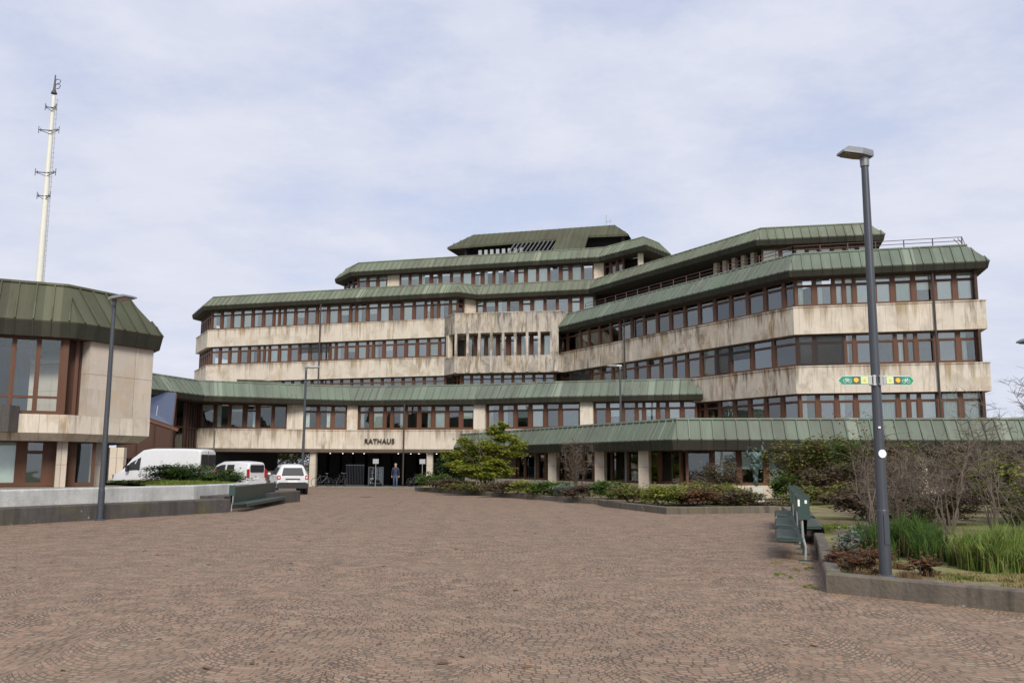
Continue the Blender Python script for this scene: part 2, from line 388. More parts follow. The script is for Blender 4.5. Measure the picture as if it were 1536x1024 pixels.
# --- paths: points run left to right, the outside lies on the right-hand side
def offs(path, d):
    P = [Vector(p) for p in path]; n = len(P); out = []
    dirs = [(P[i + 1] - P[i]).normalized() for i in range(n - 1)]
    nr = [Vector((t.y, -t.x)) for t in dirs]
    for i in range(n):
        if i == 0: out.append(P[0] + nr[0] * d)
        elif i == n - 1: out.append(P[-1] + nr[-1] * d)
        else:
            b = (nr[i - 1] + nr[i]).normalized(); out.append(P[i] + b * (d / max(.3, b.dot(nr[i]))))
    return out
def sweep(mb, path, prof, mis=0, closed=True, caps=True):
    """prof: (offset outwards, z) going round; each edge of it sweeps one strip"""
    rows = [offs(path, o) for o, z in prof]; n = len(path); k = len(prof)
    cum = [0.]
    for i in range(n - 1): cum.append(cum[-1] + (Vector(path[i + 1]) - Vector(path[i])).length)
    vl = [0.]
    for j in range(1, k + 1): vl.append(vl[-1] + sqrt((prof[j % k][0] - prof[j - 1][0]) ** 2 + (prof[j % k][1] - prof[j - 1][1]) ** 2))
    for j in range(k if closed else k - 1):
        j2 = (j + 1) % k; mi = mis if isinstance(mis, int) else mis[j]
        vert = abs(prof[j][1] - prof[j2][1]) > 6 * abs(prof[j][0] - prof[j2][0])
        va, vb = (prof[j][1], prof[j2][1]) if vert else (vl[j], vl[j + 1])
        for i in range(n - 1):
            a, b, c, d = rows[j][i], rows[j][i + 1], rows[j2][i + 1], rows[j2][i]
            t = (Vector(path[i + 1]) - Vector(path[i])).normalized(); q = Vector(path[i])
            us = [cum[i] + (p - q).dot(t) for p in (a, b, c, d)]
            mb.face([(*a, prof[j][1]), (*b, prof[j][1]), (*c, prof[j2][1]), (*d, prof[j2][1])], mi, [(us[0], va), (us[1], va), (us[2], vb), (us[3], vb)])
    if caps and closed:
        mi = mis if isinstance(mis, int) else mis[0]
        for i, rev in ((0, False), (n - 1, True)):
            pts = [(*rows[j][i], prof[j][1]) for j in range(k)]
            uvp = [(prof[j][0], prof[j][1]) for j in range(k)]
            mb.face(pts[::-1] if rev else pts, mi, uvp[::-1] if rev else uvp)
def seams(mb, path, o0, z0, o1, z1, step=.56, w=.04, h=.075, mi=0):
    lo, hi = offs(path, o0), offs(path, o1)
    for i in range(len(path) - 1):
        q = Vector(path[i]); t = (Vector(path[i + 1]) - q).normalized(); nr = Vector((t.y, -t.x))
        b0, b1, t0, t1 = [(p - q).dot(t) for p in (lo[i], lo[i + 1], hi[i], hi[i + 1])]
        s = min(b0, t0) + step * .5
        sl = Vector((0, 0, 1)) * abs(o0 - o1) + Vector((nr.x, nr.y, 0)) * abs(z1 - z0); sl.normalize()
        while s < max(b1, t1):
            f0, f1 = 0., 1.
            for e0, e1, sg in ((b0, t0, 1), (b1, t1, -1)):
                da, db = (s - e0) * sg, (s - e1) * sg
                if da < 0 and db < 0: f1 = -1
                elif da < 0: f0 = max(f0, da / (da - db))
                elif db < 0: f1 = min(f1, da / (da - db))
            if f1 - f0 > .06:
                A = q + t * s + nr * (o0 + (o1 - o0) * f0); B = q + t * s + nr * (o0 + (o1 - o0) * f1)
                za, zb = z0 + (z1 - z0) * f0, z0 + (z1 - z0) * f1
                mb.bar(Vector((*A, za)) + sl * h * .4, Vector((*B, zb)) + sl * h * .4, w, h, mi, up=tuple(sl))
            s += step
def band(parent, path, z0, z1, mat, depth=3.6, name='parapet'):
    mb = MB(); sweep(mb, path, [(0, z0), (0, z1 - .07), (.04, z1 - .07), (.04, z1), (-.5, z1), (-depth, z1 - .05), (-depth, z0)]); return mb.build(name, mat, parent)
def roof(parent, path, ze, zt, out=.5, back=.5, flat=4.6, fh=.40, mat='copper_roof', name='roof', soff=-.6, step=.56):
    mb = MB(); sweep(mb, path, [(out + .02, ze + fh), (-back, zt), (-back - flat, zt + .03), (-back - flat, zt - .25), (-back, zt - .25), (out - .05, ze + fh - .12)])
    seams(mb, path, out + .02, ze + fh, -back, zt, step)
    sweep(mb, path, [(-back + .09, zt - .03), (-back + .05, zt + .06), (-back - .1, zt + .06), (-back - .1, zt - .02)])
    r = mb.build(name, mat, parent)
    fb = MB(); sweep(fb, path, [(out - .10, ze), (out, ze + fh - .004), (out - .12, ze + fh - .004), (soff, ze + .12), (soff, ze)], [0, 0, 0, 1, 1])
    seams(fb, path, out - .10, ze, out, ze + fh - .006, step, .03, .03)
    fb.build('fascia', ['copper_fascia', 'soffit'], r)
    return r
# --- window units: frame is the part, pane and blind are its sub-parts
CACHE = {}; GLASS = ['window_glass']
def win_meshes(w, h, kind):
    key = (round(w, 2), round(h, 2), kind, GLASS[0])
    if key in CACHE: return CACHE[key]
    sw = min(.135, w * .16) if kind != 'tall' else .075; f = MB(); d = .15
    f.box(0, sw, 0, d, 0, h); f.box(w - sw, w, 0, d, 0, h)
    f.box(sw, w - sw, 0, d, 0, .13); f.box(sw, w - sw, .01, d, h - .09, h)
    f.box(0, w, -.05, 0, 0, .04)
    panes = []
    if kind == 'transom':
        zt = h * .75; f.box(sw, w - sw, .005, d, zt - .045, zt + .045); panes = [(sw, w - sw, .13, zt - .045), (sw, w - sw, zt + .045, h - .09)]
        a, b, c, e = sw, w - sw, .13, zt - .045
        for q in ((a, a + .05, c, e), (b - .05, b, c, e), (a + .05, b - .05, c, c + .05), (a + .05, b - .05, e - .05, e)): f.box(q[0], q[1], .03, d - .02, q[2], q[3])
    elif kind == 'door':
        zt = h * .70; a, b = sw + .10, w - sw - .10
        f.box(sw, a, .02, d, .13, h - .09); f.box(b, w - sw, .02, d, .13, h - .09); f.box(a, b, .02, d, zt, zt + .12)
        panes = [(a, b, .13, zt), (a, b, zt + .12, h - .09)]
    elif kind == 'tall':
        zt = h * .22; f.box(sw, w - sw, .01, d, zt - .04, zt + .04); panes = [(sw, w - sw, .13, zt - .04), (sw, w - sw, zt + .04, h - .09)]
    else: panes = [(sw, w - sw, .13, h - .09)]
    g = MB()
    for a, b, c, e in panes: g.box(a, b, .085, .097, c, e)
    fr = f.mesh('window', ['wood_frame']); gl = g.mesh('pane', [GLASS[0]])
    CACHE[key] = (fr, gl); return CACHE[key]
def blind_mesh(w, h, kind, mat):
    key = ('b', round(w, 2), round(h, 2), kind, mat)
    if key in CACHE: return CACHE[key]
    b = MB()
    def folds(x0, x1):
        n = max(3, int((x1 - x0) / .06)); pts = [(x0 + (x1 - x0) * i / n, .17 + (.025 if i % 2 else -.025)) for i in range(n + 1)]
        for i in range(n):
            a, c = pts[i], pts[i + 1]; b.face([(a[0], a[1], .05), (c[0], c[1], .05), (c[0], c[1], h - .03), (a[0], a[1], h - .03)])
    if kind == 'roller': b.box(.05, w - .05, .125, .135, h * .45, h - .03)
    elif kind == 'short': b.box(.05, w - .05, .125, .135, h * .70, h - .03)
    elif kind == 'full': b.box(.05, w - .05, .125, .135, .06, h - .03)
    elif kind == 'net': folds(.04, w - .04)
    elif kind == 'side': folds(.04, w * .42)
    elif kind == 'sideb': folds(w * .6, w - .04)
    else:
        frac = {'ext': .06, 'exthalf': h * .5}[kind]; z = h - .04
        while z > frac: b.box(.02, w - .02, -.07, -.03, z - .040, z - .012); z -= .062
    CACHE[key] = b.mesh('blind', [mat]); return CACHE[key]
WR = random.Random(11)
def window(parent, p, ang, z, w, h, kind, blind=None, bmat='curtain', fmat=None):
    fr, gl = win_meshes(w, h, kind); o = WORLD[parent.name]
    a = bpy.data.objects.new('window', fr); COL.objects.link(a); a.parent = parent
    a.location = (p[0] - o[0], p[1] - o[1], z - o[2]); a.rotation_euler = (0, 0, ang)
    b = bpy.data.objects.new('pane', gl); COL.objects.link(b); b.parent = a
    if blind:
        c = bpy.data.objects.new('blind', blind_mesh(w, h, blind, 'shutter' if blind[:3] == 'ext' else bmat)); COL.objects.link(c); c.parent = a
    return a
def rnd_blind(p=.5):
    if WR.random() > p: return None
    return WR.choice(['roller', 'short', 'net', 'net', 'side', 'sideb', 'full', 'side'])
def row(parent, a, b, z0, z1, units, kinds='transom', blinds=.5, ins=.0, bmat='curtain', only=None):
    """windows side by side from a to b; units are relative widths"""
    a = Vector(a); b = Vector(b); t = (b - a).normalized(); nr = Vector((t.y, -t.x)); a = a - nr * ins; b = b - nr * ins
    L = (b - a).length; tot = sum(units); x = 0.; ang = atan2(t.y, t.x)
    for i, u in enumerate(units):
        w = L * u / tot; k = kinds if isinstance(kinds, str) else kinds[i % len(kinds)]
        bl = blinds.get(i) if isinstance(blinds, dict) else rnd_blind(blinds)
        if isinstance(blinds, dict) and i not in blinds: bl = rnd_blind(.55)
        if k == 'stone':
            mb = MB(); m = Matrix.Translation((*(a + t * x), z0)) @ Matrix.Rotation(ang, 4, 'Z'); mb.box(.0, w, -.06, .3, 0, z1 - z0, 0, m); mb.build('stone_panel', 'stone_pier', parent)
        elif only is None or only(i): window(parent, a + t * x, ang, z0, w, z1 - z0, k, bl, bmat)
        x += w
def inner(parent, path, z0, z1, d=3.4, mat='interior', name='room_wall'):
    mb = MB(); sweep(mb, path, [(-d, z0), (-d, z1), (-d - .2, z1), (-d - .2, z0)])
    n = len(path); A, B = offs(path, -1.3), offs(path, -d)      # partition walls every few metres
    for i in range(n - 1):
        L = (B[i + 1] - B[i]).length; k = max(1, int(L / 4.3))
        for j in range(1, k):
            f = j / k; p = A[i].lerp(A[i + 1], f); q = B[i].lerp(B[i + 1], f); mb.bar((*p, (z0 + z1) / 2), (*q, (z0 + z1) / 2), .12, z1 - z0)
    return mb.build(name, mat, parent)
# ------------------------------------------------------------------ camera, light, sky
EYE = 1.70; FPX = 1330.; PIT = math.atan(185 / FPX); ROLL = .005
cam = bpy.data.cameras.new('camera'); co = bpy.data.objects.new('camera', cam); COL.objects.link(co); S.camera = co
F0 = Vector((0, cos(PIT), sin(PIT))); U0 = Vector((0, -sin(PIT), cos(PIT))); R0 = Vector((1, 0, 0))
R = R0 * cos(ROLL) + U0 * sin(ROLL); U = U0 * cos(ROLL) - R0 * sin(ROLL)
co.matrix_world = Matrix(((R.x, U.x, -F0.x, 0), (R.y, U.y, -F0.y, 0), (R.z, U.z, -F0.z, EYE), (0, 0, 0, 1)))
cam.sensor_width = 36; cam.lens = FPX / 1536 * 36; cam.clip_end = 3000; cam.clip_start = .1
SUN = Vector((.22, -1., 0)).normalized(); EL = radians(38); SV = Vector((SUN.x * cos(EL), SUN.y * cos(EL), sin(EL)))
sl = bpy.data.lights.new('sun', 'SUN'); so = bpy.data.objects.new('sun', sl); COL.objects.link(so)
sl.energy = 2.15; sl.angle = radians(22); sl.color = (1, .95, .87); so.rotation_euler = (-SV).to_track_quat('-Z', 'Y').to_euler(); so.location = SV * 100
w = bpy.data.worlds.new('World'); S.world = w; w.use_nodes = True; t = NT(w)
sky = t.n('ShaderNodeTexSky'); sky.sky_type = 'NISHITA'; sky.sun_disc = False; sky.sun_elevation = EL; sky.sun_rotation = atan2(SUN.x, SUN.y)
gen = t.n('ShaderNodeTexCoord').outputs['Generated']; gx, gy, gz = t.sep(gen)
dz = t.math('ADD', t.math('MAXIMUM', gz, 0.), .16)
pv = t.vec(t.math('DIVIDE', gx, dz), t.math('MULTIPLY', t.math('DIVIDE', gy, dz), 1.15), 4.3)
n1 = t.noise(pv, 1.7, 8, .62); n2 = t.noise(pv, .42, 3)
cl = t.math('ADD', t.math('MULTIPLY', n1, .62), t.math('MULTIPLY', n2, .38))
blue = t.mix(1., sky.outputs[0], (.135, .125, .12), 'MULTIPLY')
blue = t.mix(.72, blue, (.50, .565, .755))
cover = t.ramp(cl, [(.38, .35), (.47, .82), (.55, 1.)])
white = t.mix(t.ramp(n1, [(.35, 0.), (.7, 1.)]), (.570, .602, .725), (.675, .692, .780))
c = t.mix(cover, blue, white)
bg = t.n('ShaderNodeBackground'); t.set(bg.inputs[0], c); bg.inputs[1].default_value = .70
o = t.n('ShaderNodeOutputWorld'); t.t.links.new(bg.outputs[0], o.inputs[0])
S.view_settings.view_transform = 'Standard'; S.view_settings.look = 'None'; S.view_settings.exposure = .74; S.view_settings.gamma = 1
# ------------------------------------------------------------------ ground
mb = MB(); mb.face([(-900, -300, -.06), (900, -300, -.06), (900, 1500, -.06), (-900, 1500, -.06)]); struct(mb.build('ground', 'earth'))
mb = MB(); mb.face([(-60, -40, 0), (70, -40, 0), (70, 64, 0), (-60, 64, 0)]); struct(mb.build('plaza', 'cobbles'))
mb = MB(); mb.face([(-40, 64.3, .004), (8, 64.3, .004), (8, 100, .004), (-40, 100, .004)]); struct(mb.build('passage_paving', 'paving_slabs'))
mb = MB(); mb.box(-40, 8, 64, 64.3, -.05, .012); struct(mb.build('edge_strip', 'kerb_stone'))

# ------------------------------------------------------------------ terraced main block
B = empty('terraced_block', (-10, 85, 0), 'terraced stone office block with green roofs stepping up to a louvred penthouse', 'building')
L5 = [(-30, 104), (-33.3, 92.6), (-30.25, 87.0), (-4.9, 79.25), (-3.3, 80.4), (7.1, 77.5), (17.1, 60), (24.6, 58.4), (27.2, 68)]
LF = [(-30, 104), (-33.3, 92.6), (-30.25, 87.2), (-6.1, 79.1), (-5.0, 77.2), (-5.0, 79.6)]
LB_ = LF[:4] + [(-5.2, 78.8)]
band(B, LB_, 13.1, 14.8, 'stone_clean'); band(B, LB_, 9.6, 11.3, 'stone_clean'); band(B, LB_, 6.0, 7.7, 'stone_clean')
WI = offs(LB_, -.38)
u5 = [1, 1, 1, 1, 1, 1, .5, .5, 1, 1, 1, 1, 1, 1, .5, 1, 1, 1, 1, 1, 1, .5, .55, 1, .62]
u4 = [1, 1, 1, 1, 1, .55, .5, 1, 1, 1, 1, 1, .95, .55, 1, 1, 1, .5, 1, 1, 1, 1, 1, 1, .55]
W5 = offs(L5, -.38)
row(B, W5[2], W5[3], 14.8, 16.75, u5, blinds={0: 'side', 3: 'net', 6: 'full', 7: 'side', 8: 'full', 9: 'roller', 12: 'net', 16: 'roller', 17: 'full', 19: 'full', 23: 'side'}, ins=0)
row(B, W5[1], W5[2], 14.8, 16.75, [1] * 6, blinds=.3)
row(B, WI[2], WI[3], 11.3, 13.1, u4, blinds={0: 'side', 2: 'net', 6: 'full', 7: 'full', 8: 'full', 10: 'exthalf', 11: 'exthalf', 12: 'exthalf', 14: 'side', 16: 'full'})
row(B, WI[1], WI[2], 11.3, 13.1, [1] * 6, blinds=.3)
row(B, W5[3], W5[4], 14.8, 16.75, [.6, 1.], ['transom', 'stone'], 0.)
row(B, W5[4], W5[5], 14.8, 16.75, [.75, 1, 1, 1, 1, 1, 1, 1, 1, 1], ['transom', 'plain', 'plain', 'plain', 'door', 'plain', 'plain', 'plain', 'door', 'plain'], {0: 'roller'})
# lowest visible row, mostly behind the wing roof: one strip of frames
def strip(parent, a, b, z0, z1, n, ins=0.):
    a = Vector(a); b = Vector(b); t = (b - a).normalized(); ang = atan2(t.y, t.x); L = (b - a).length; f = MB(); g = MB(); nr = Vector((t.y, -t.x)); a = a - nr * ins
    m = Matrix.Translation((*a, z0)) @ Matrix.Rotation(ang, 4, 'Z'); h = z1 - z0
    for i in range(n + 1): f.box(L * i / n - .13, L * i / n + .13, 0, .15, 0, h, 0, m)
    for z in (0, h * .74, h - .09): f.box(0, L, .005, .14, z, z + .09, 0, m)
    g.box(0, L, .085, .097, .09, h - .09, 0, m)
    o = f.build('window_strip', 'wood_frame', parent); g.build('pane', 'window_glass', o); o['kind'] = 'stuff'; return o
strip(B, WI[2], WI[3], 7.7, 9.6, 24)
inner(B, LB_[:4], 7.7, 13.1); inner(B, L5[:6], 14.8, 16.9, 3.0)
# projecting bay with its loggia
BY = [(-6.1, 79.1), (-5.05, 77.15), (4.0, 75.4), (4.75, 76.1)]
mb = MB(); sweep(mb, BY, [(0, 13.1), (0, 14.84), (.03, 14.84), (.03, 14.92), (-.4, 14.92), (-.4, 14.6), (-2.6, 14.6), (-2.6, 13.1)]); mb.build('bay_parapet', 'stone_bay', B)
mb = MB(); sweep(mb, BY, [(-.02, 9.6), (-.02, 11.08), (-.45, 11.08), (-.45, 10.9), (-2.6, 10.9), (-2.6, 9.6)]); mb.build('bay_sill', 'stone_bay', B)
a = Vector(BY[1]); t_ = (Vector(BY[2]) - a).normalized(); nrm = Vector((t_.y, -t_.x)); LB = (Vector(BY[2]) - a).length
for i in range(9):
    s = .12 + (LB - .75) * i / 8; p = a + t_ * s; m = Matrix.Translation((*p, 0)) @ Matrix.Rotation(atan2(t_.y, t_.x), 4, 'Z')
    mb = MB(); mb.box(-.105, .105 if i < 8 else .62, -.05, .22, 9.66, 13.1, 0, m); mb.build('pier', 'stone_bay', B)
mb = MB(); mb.box(-.2, .2, -.06, .4, 11.08, 13.1, 0, Matrix.Translation((-5.75, 78.45, 0)) @ Matrix.Rotation(-1.08, 4, 'Z')); mb.build('pier', 'stone_pier', B)
bw_ = offs(BY, -1.25)
row(B, bw_[1], bw_[2], 11.1, 13.1, [1] * 8, ['plain', 'plain', 'plain', 'door', 'door', 'plain', 'door', 'plain'], {0: 'short', 1: 'short', 2: 'short', 3: 'side'})
mb = MB(); mb.bar((*bw_[2], 12.1), (*(bw_[2] - nrm * -1.1), 12.1), .2, 2.0); mb.build('side_wall', 'wood_dark', B)
strip(B, offs(BY, -.9)[1], offs(BY, -.9)[2], 7.7, 9.6, 9)
strip(B, offs(BY, -.9)[0], offs(BY, -.9)[1], 7.7, 9.6, 2)
mb = MB(); mb.bar((-8, 82.6, 10.5), (6.5, 79.9, 10.5), .2, 5.6); mb.build('room_wall', 'interior', B)
roof(B, L5, 16.75, 18.18, mat='copper_roof', flat=5.5, soff=-3.2)
# loggia under the deep eaves, on the diagonal and the right-hand front
D5 = offs(L5, -2.9)
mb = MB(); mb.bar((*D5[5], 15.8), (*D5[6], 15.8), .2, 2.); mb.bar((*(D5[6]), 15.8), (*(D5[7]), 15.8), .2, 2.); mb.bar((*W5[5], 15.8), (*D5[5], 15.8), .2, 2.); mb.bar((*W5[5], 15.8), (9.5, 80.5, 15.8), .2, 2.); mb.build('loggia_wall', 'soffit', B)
a = Vector(L5[5]).lerp(Vector(L5[6]), .0); b = Vector(L5[6]); t_ = (b - a).normalized(); n_ = Vector((t_.y, -t_.x))
for k in range(5):
    p = b - t_ * (1.5 + k * .95) - n_ * 1.0; mb = MB(); mb.box(-.17, .17, -.17, .17, 14.83, 16.85, 0, Matrix.Translation((*p, 0)) @ Matrix.Rotation(-1.05, 4, 'Z')); mb.build('pillar', 'stone_pier', B)
row(B, W5[6], W5[7], 14.83, 16.75, [1.4, 1, .9, .9, .9, .9, .9, .9], ['plain'], {0: 'roller', 1: 'net', 2: 'net', 3: 'net', 4: 'full', 5: 'full', 6: 'full', 7: 'full'}, bmat='curtain_warm')
# upper storey
U = [(-13.5, 101), (-17.7, 89.4), (-15.6, 86.0), (8.15, 79.15), (11.45, 74.9), (13.6, 77.6), (15, 82)]
W6 = offs(U, -.38)
row(B, W6[2], W6[3], 18.3, 20.1, [1, 1, 1, 1.15, 1, 1, 1, .95, 1, 1, 1, .95, 1, 1, 1, .95, 1, 1, 1, .95, 1, 1, .85], ['transom', 'transom', 'transom', 'stone', 'plain', 'plain', 'plain', 'door', 'plain', 'plain', 'plain', 'door', 'plain', 'plain', 'plain', 'door', 'plain', 'plain', 'plain', 'door', 'plain', 'plain', 'stone'], {1: 'roller', 2: 'full', 4: 'short', 5: 'short'})
row(B, W6[1], W6[2], 18.3, 20.1, [1, 1, 1], blinds=.2)
row(B, W6[3], Vector(W6[3]).lerp(Vector(W6[4]), .5), 18.3, 20.1, [1, 1, 1], blinds={0: None, 1: 'short', 2: 'short'})
p = Vector(W6[4]).lerp(W6[3], .08); mb = MB(); mb.box(-.22, .22, -.22, .22, 18.3, 20.1, 0, Matrix.Translation((*p, 0))); mb.build('pillar', 'stone_pier', B)
inner(B, U[:4], 18.3, 20.3, 3.)
mb = MB(); mb.bar((9.0, 81.6, 19.2), (12.4, 77.8, 19.2), .2, 2.4); mb.bar((12.4, 77.8, 19.2), (13.6, 81.5, 19.2), .2, 2.4); mb.build('loggia_wall', 'soffit', B)
roof(B, U, 20.05, 21.52, mat='copper_roof', flat=2.2, soff=-1.2)
# penthouse roof: one plane with the storey below it, cut by the louvre openings
O_ = Vector((-15.6, 86.0)); dU = (Vector((8.15, 79.15)) - O_).normalized(); nU = Vector((-dU.y, dU.x))
def pu(a, s): q = O_ + dU * a + nU * s; return (q.x, q.y)
def pz(s): return 21.52 + (s - .5) * .88
mb = MB()
def slab(poly, th=.22, o=0.):
    top = [(*pu(a, s), pz(s) + o) for a, s in poly]; bot = [(x, y, z - th) for x, y, z in top]
    mb.face(top, 0, [(a, s) for a, s in poly]); mb.face(bot[::-1], 1)
    for i in range(len(poly)): j = (i + 1) % len(poly); mb.face([bot[i], bot[j], top[j], top[i]], 0, [(poly[i][0], 0), (poly[j][0], 0), (poly[j][0], th), (poly[i][0], th)])
sr, se = 3.95, 2.40       # setback of the ridge and of the upper eave
aL, aR = 8.9, 26.8
slab([(aL, se - .25), (20.0, se), (20.0, sr), (11.0, sr)])
slab([(20.0, .46), (23.0, .46), (23.0, sr), (20.0, sr)], o=.004)
slab([(23.0, 2.55), (aR, 2.4), (25.3, sr), (23.0, sr)])
# hipped ends and flat top
def tri(pts): mb.face(pts, 0, [(p[1], p[2]) for p in pts]); mb.face([(x, y, z - .2) for x, y, z in pts][::-1], 1)
eL = (*pu(aL, se - .25), pz(se - .25)); eR = (*pu(aR, 2.4), pz(2.4)); rL = (*pu(11.0, sr), pz(sr)); rR = (*pu(25.3, sr), pz(sr))
tri([(*pu(aL + .2, 9), eL[2]), eL, rL, (*pu(11.0, 8), rL[2])]); tri([eR, (*pu(aR, 9), eR[2]), (*pu(25.3, 8), rR[2]), rR])
mb.face([rL, rR, (*pu(25.3, 9), rR[2]), (*pu(11.0, 9), rL[2])])
for i in range(32):
    a_ = 9.4 + i * .55
    if a_ > 26.4: break
    s0 = .5 if 20.0 < a_ < 23.0 else se; s1 = sr
    if a_ < 11: s1 = se + (a_ - aL) / 2.1 * (sr - se)
    if a_ > 25.3: s1 = sr - (a_ - 25.3) / 1.5 * (sr - se)
    if s1 - s0 > .2: mb.bar((*pu(a_, s0), pz(s0) + .02), (*pu(a_, s1), pz(s1) + .02), .035, .05)
ph = mb.build('penthouse_roof', ['copper_old', 'soffit'], B)
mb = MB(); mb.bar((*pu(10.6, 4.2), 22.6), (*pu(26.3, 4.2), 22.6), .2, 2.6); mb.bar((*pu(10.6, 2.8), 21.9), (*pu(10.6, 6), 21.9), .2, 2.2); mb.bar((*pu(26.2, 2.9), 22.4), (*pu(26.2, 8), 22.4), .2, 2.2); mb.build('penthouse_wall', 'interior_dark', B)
mb = MB()
for i in range(8): a_ = 12.2 + i * .6; mb.box(-.16, .16, -.1, .1, 21.75, 22.55, 0, Matrix.Translation((*pu(a_, 2.6), 0)) @ Matrix.Rotation(-.28, 4, 'Z'))
mb.build('vent_block', 'galvanised', B)
for i in range(11):
    a_ = 15.6 + i * .42; mb = MB(); mb.bar((*pu(a_, .75), pz(.62) + .03), (*pu(a_ + .25, se + .1), pz(se) - .1), .045, .12); mb.build('louvre_fin', 'lamp_head_metal', B)
mb = MB(); mb.tube([(*pu(24.2, 5.6), 24.6), (*pu(24.2, 5.6), 26.1)], .03); mb.tube([(*pu(24.2, 5.6), 25.4), (*pu(24.6, 5.6), 25.4)], .02); mb.tube([(*pu(24.6, 5.6), 25.2), (*pu(24.6, 5.6), 25.6)], .03); mb.build('roof_antenna', 'galvanised', B)
# downpipe with its stand-offs
mb = MB(); p = Vector(LB_[2]).lerp(Vector(LB_[3]), .505) + Vector((-.1, -.22)); mb.tube([(*p, 7.8), (*p, 16.7)], .07); mb.build('downpipe', 'pipe_dark', B)

# ------------------------------------------------------------------ right wing
Rw = empty('angled_office_wing', (20, 55, 0), 'angled stone office wing at the right with a red-brown railing on its roof', 'building')
RP = [(3.2, 77.85), (17.1, 53.15), (27.35, 50.4), (30.7, 62.5)]
W4 = offs(RP, -.38); RR = [RP[0], RP[1], (27.12, 50.48), (30.4, 62.5)]
for i, (z0, z1) in enumerate(((9.6, 11.3), (6.02, 7.68), (2.5, 4.25))): 
    bo = band(Rw, RP, z0, z1, ['stone_clean', 'stone_stained'])
    for p in bo.data.polygons: p.material_index = 1 if p.center.x + 20 < 17 else 0
mb = MB(); sweep(mb, RP, [(-.3, 0), (-.3, 2.6), (-.6, 2.6), (-.6, 0)]); mb.build('base_wall', 'stone_smooth', Rw)
fr9 = [1, 1, .52, .5, 1, .95, 1.02, 1, 1, 1]
fr9b = [.95, 1.6, .5, 1.05, 1.1, .5, .5, 1.05, 1.1, 1.05]
fr9c = [1, 1, 1, 1.1, 1.1, .52, .52, 1.05, 1.05, 1.1]
row(Rw, W4[1], W4[2], 11.3, 13.1, fr9, blinds={0: 'side', 2: 'full', 3: 'full', 5: 'full', 6: 'full', 7: 'roller', 8: 'full', 9: 'full'})
row(Rw, W4[1], W4[2], 7.68, 9.6, fr9b, blinds={0: 'ext', 1: 'ext', 3: None, 4: None, 7: None, 8: None, 9: 'side'})
row(Rw, W4[1], W4[2], 4.25, 6.02, fr9c, blinds={0: 'side', 3: 'net', 4: 'net', 5: 'net', 6: 'net', 7: 'net', 8: 'net', 9: 'net'})
dg = [.8, .8, 1.3, .8, 1, 1, .8, 1, 1, 1, 1, 1, 1, 1, 1, 1, 1, 1, .62]
row(Rw, W4[0], W4[1], 11.3, 13.1, dg, blinds={1: 'side', 3: 'net', 6: 'side', 9: 'net', 12: 'side', 14: 'net', 16: 'sideb', 17: 'net', 18: 'full'})
row(Rw, W4[0], W4[1], 7.68, 9.6, [1, 1, 1.2, .8, 1, 1, 1, 1, 1, 1, 1, .9, 1, 1, .9, 1.3, 1.25, 1.3], blinds={0: 'ext', 1: 'short', 2: 'ext', 3: 'ext', 6: 'net', 9: 'side', 11: 'net', 12: 'net', 14: 'ext', 15: 'exthalf', 16: None, 17: None})
row(Rw, Vector(W4[0]).lerp(W4[1], .63), W4[1], 4.25, 6.02, [1, .5, 1, 1, 1, 1, 1, 1], blinds={1: 'net', 3: 'side', 5: 'side', 7: 'side'})
mb = MB(); mb.bar((*W4[0], 5.1), (*Vector(W4[0]).lerp(W4[1], .63), 5.1), .2, 1.75); mb.build('plain_wall', 'wood_dark', Rw)
inner(Rw, RP[:3], 4.25, 13.1, 3.2)
mb = MB(); sweep(mb, RP[2:], [(-.36, 4.2), (-.36, 13.2), (-.5, 13.2), (-.5, 4.2)]); mb.build('gable_wall', 'wood_dark', Rw)
roof(Rw, RR, 13.08, 14.68, mat='copper_blue', flat=5.)
mb = MB(); q = offs(RP, .1); a = Vector(q[1]).lerp(q[2], .735); mb.tube([(*a, 1.), (*a, 13.2)], .06); mb.build('downpipe', 'pipe_dark', Rw)
a = Vector(q[0]).lerp(q[1], .40); mb = MB(); mb.tube([(*a, 7.), (*a, 13.1)], .06); mb.build('downpipe', 'pipe_dark', Rw)
RL = offs([(5.6, 75.6), (17.35, 54.6), (27.2, 51.9)], -.9)
mb = MB()
for z in (15.12, 15.38, 15.62): mb.tube([(*p, z) for p in RL], .022, 6)
for i in range(2):
    L = (RL[i + 1] - RL[i]).length; k = int(L / 1.45)
    for j in range(k + 1): p = RL[i].lerp(RL[i + 1], j / k); mb.box(p.x - .025, p.x + .025, p.y - .025, p.y + .025, 14.8, 15.64)
for j in range(3): p = RL[2]; mb.tube([(p.x - .1 * j, p.y + .3 * j, 15.64), (p.x + .22 + .06 * j, p.y + .1 + .3 * j, 15.2)], .02, 6)
mb.build('roof_railing', 'rail_red', Rw)

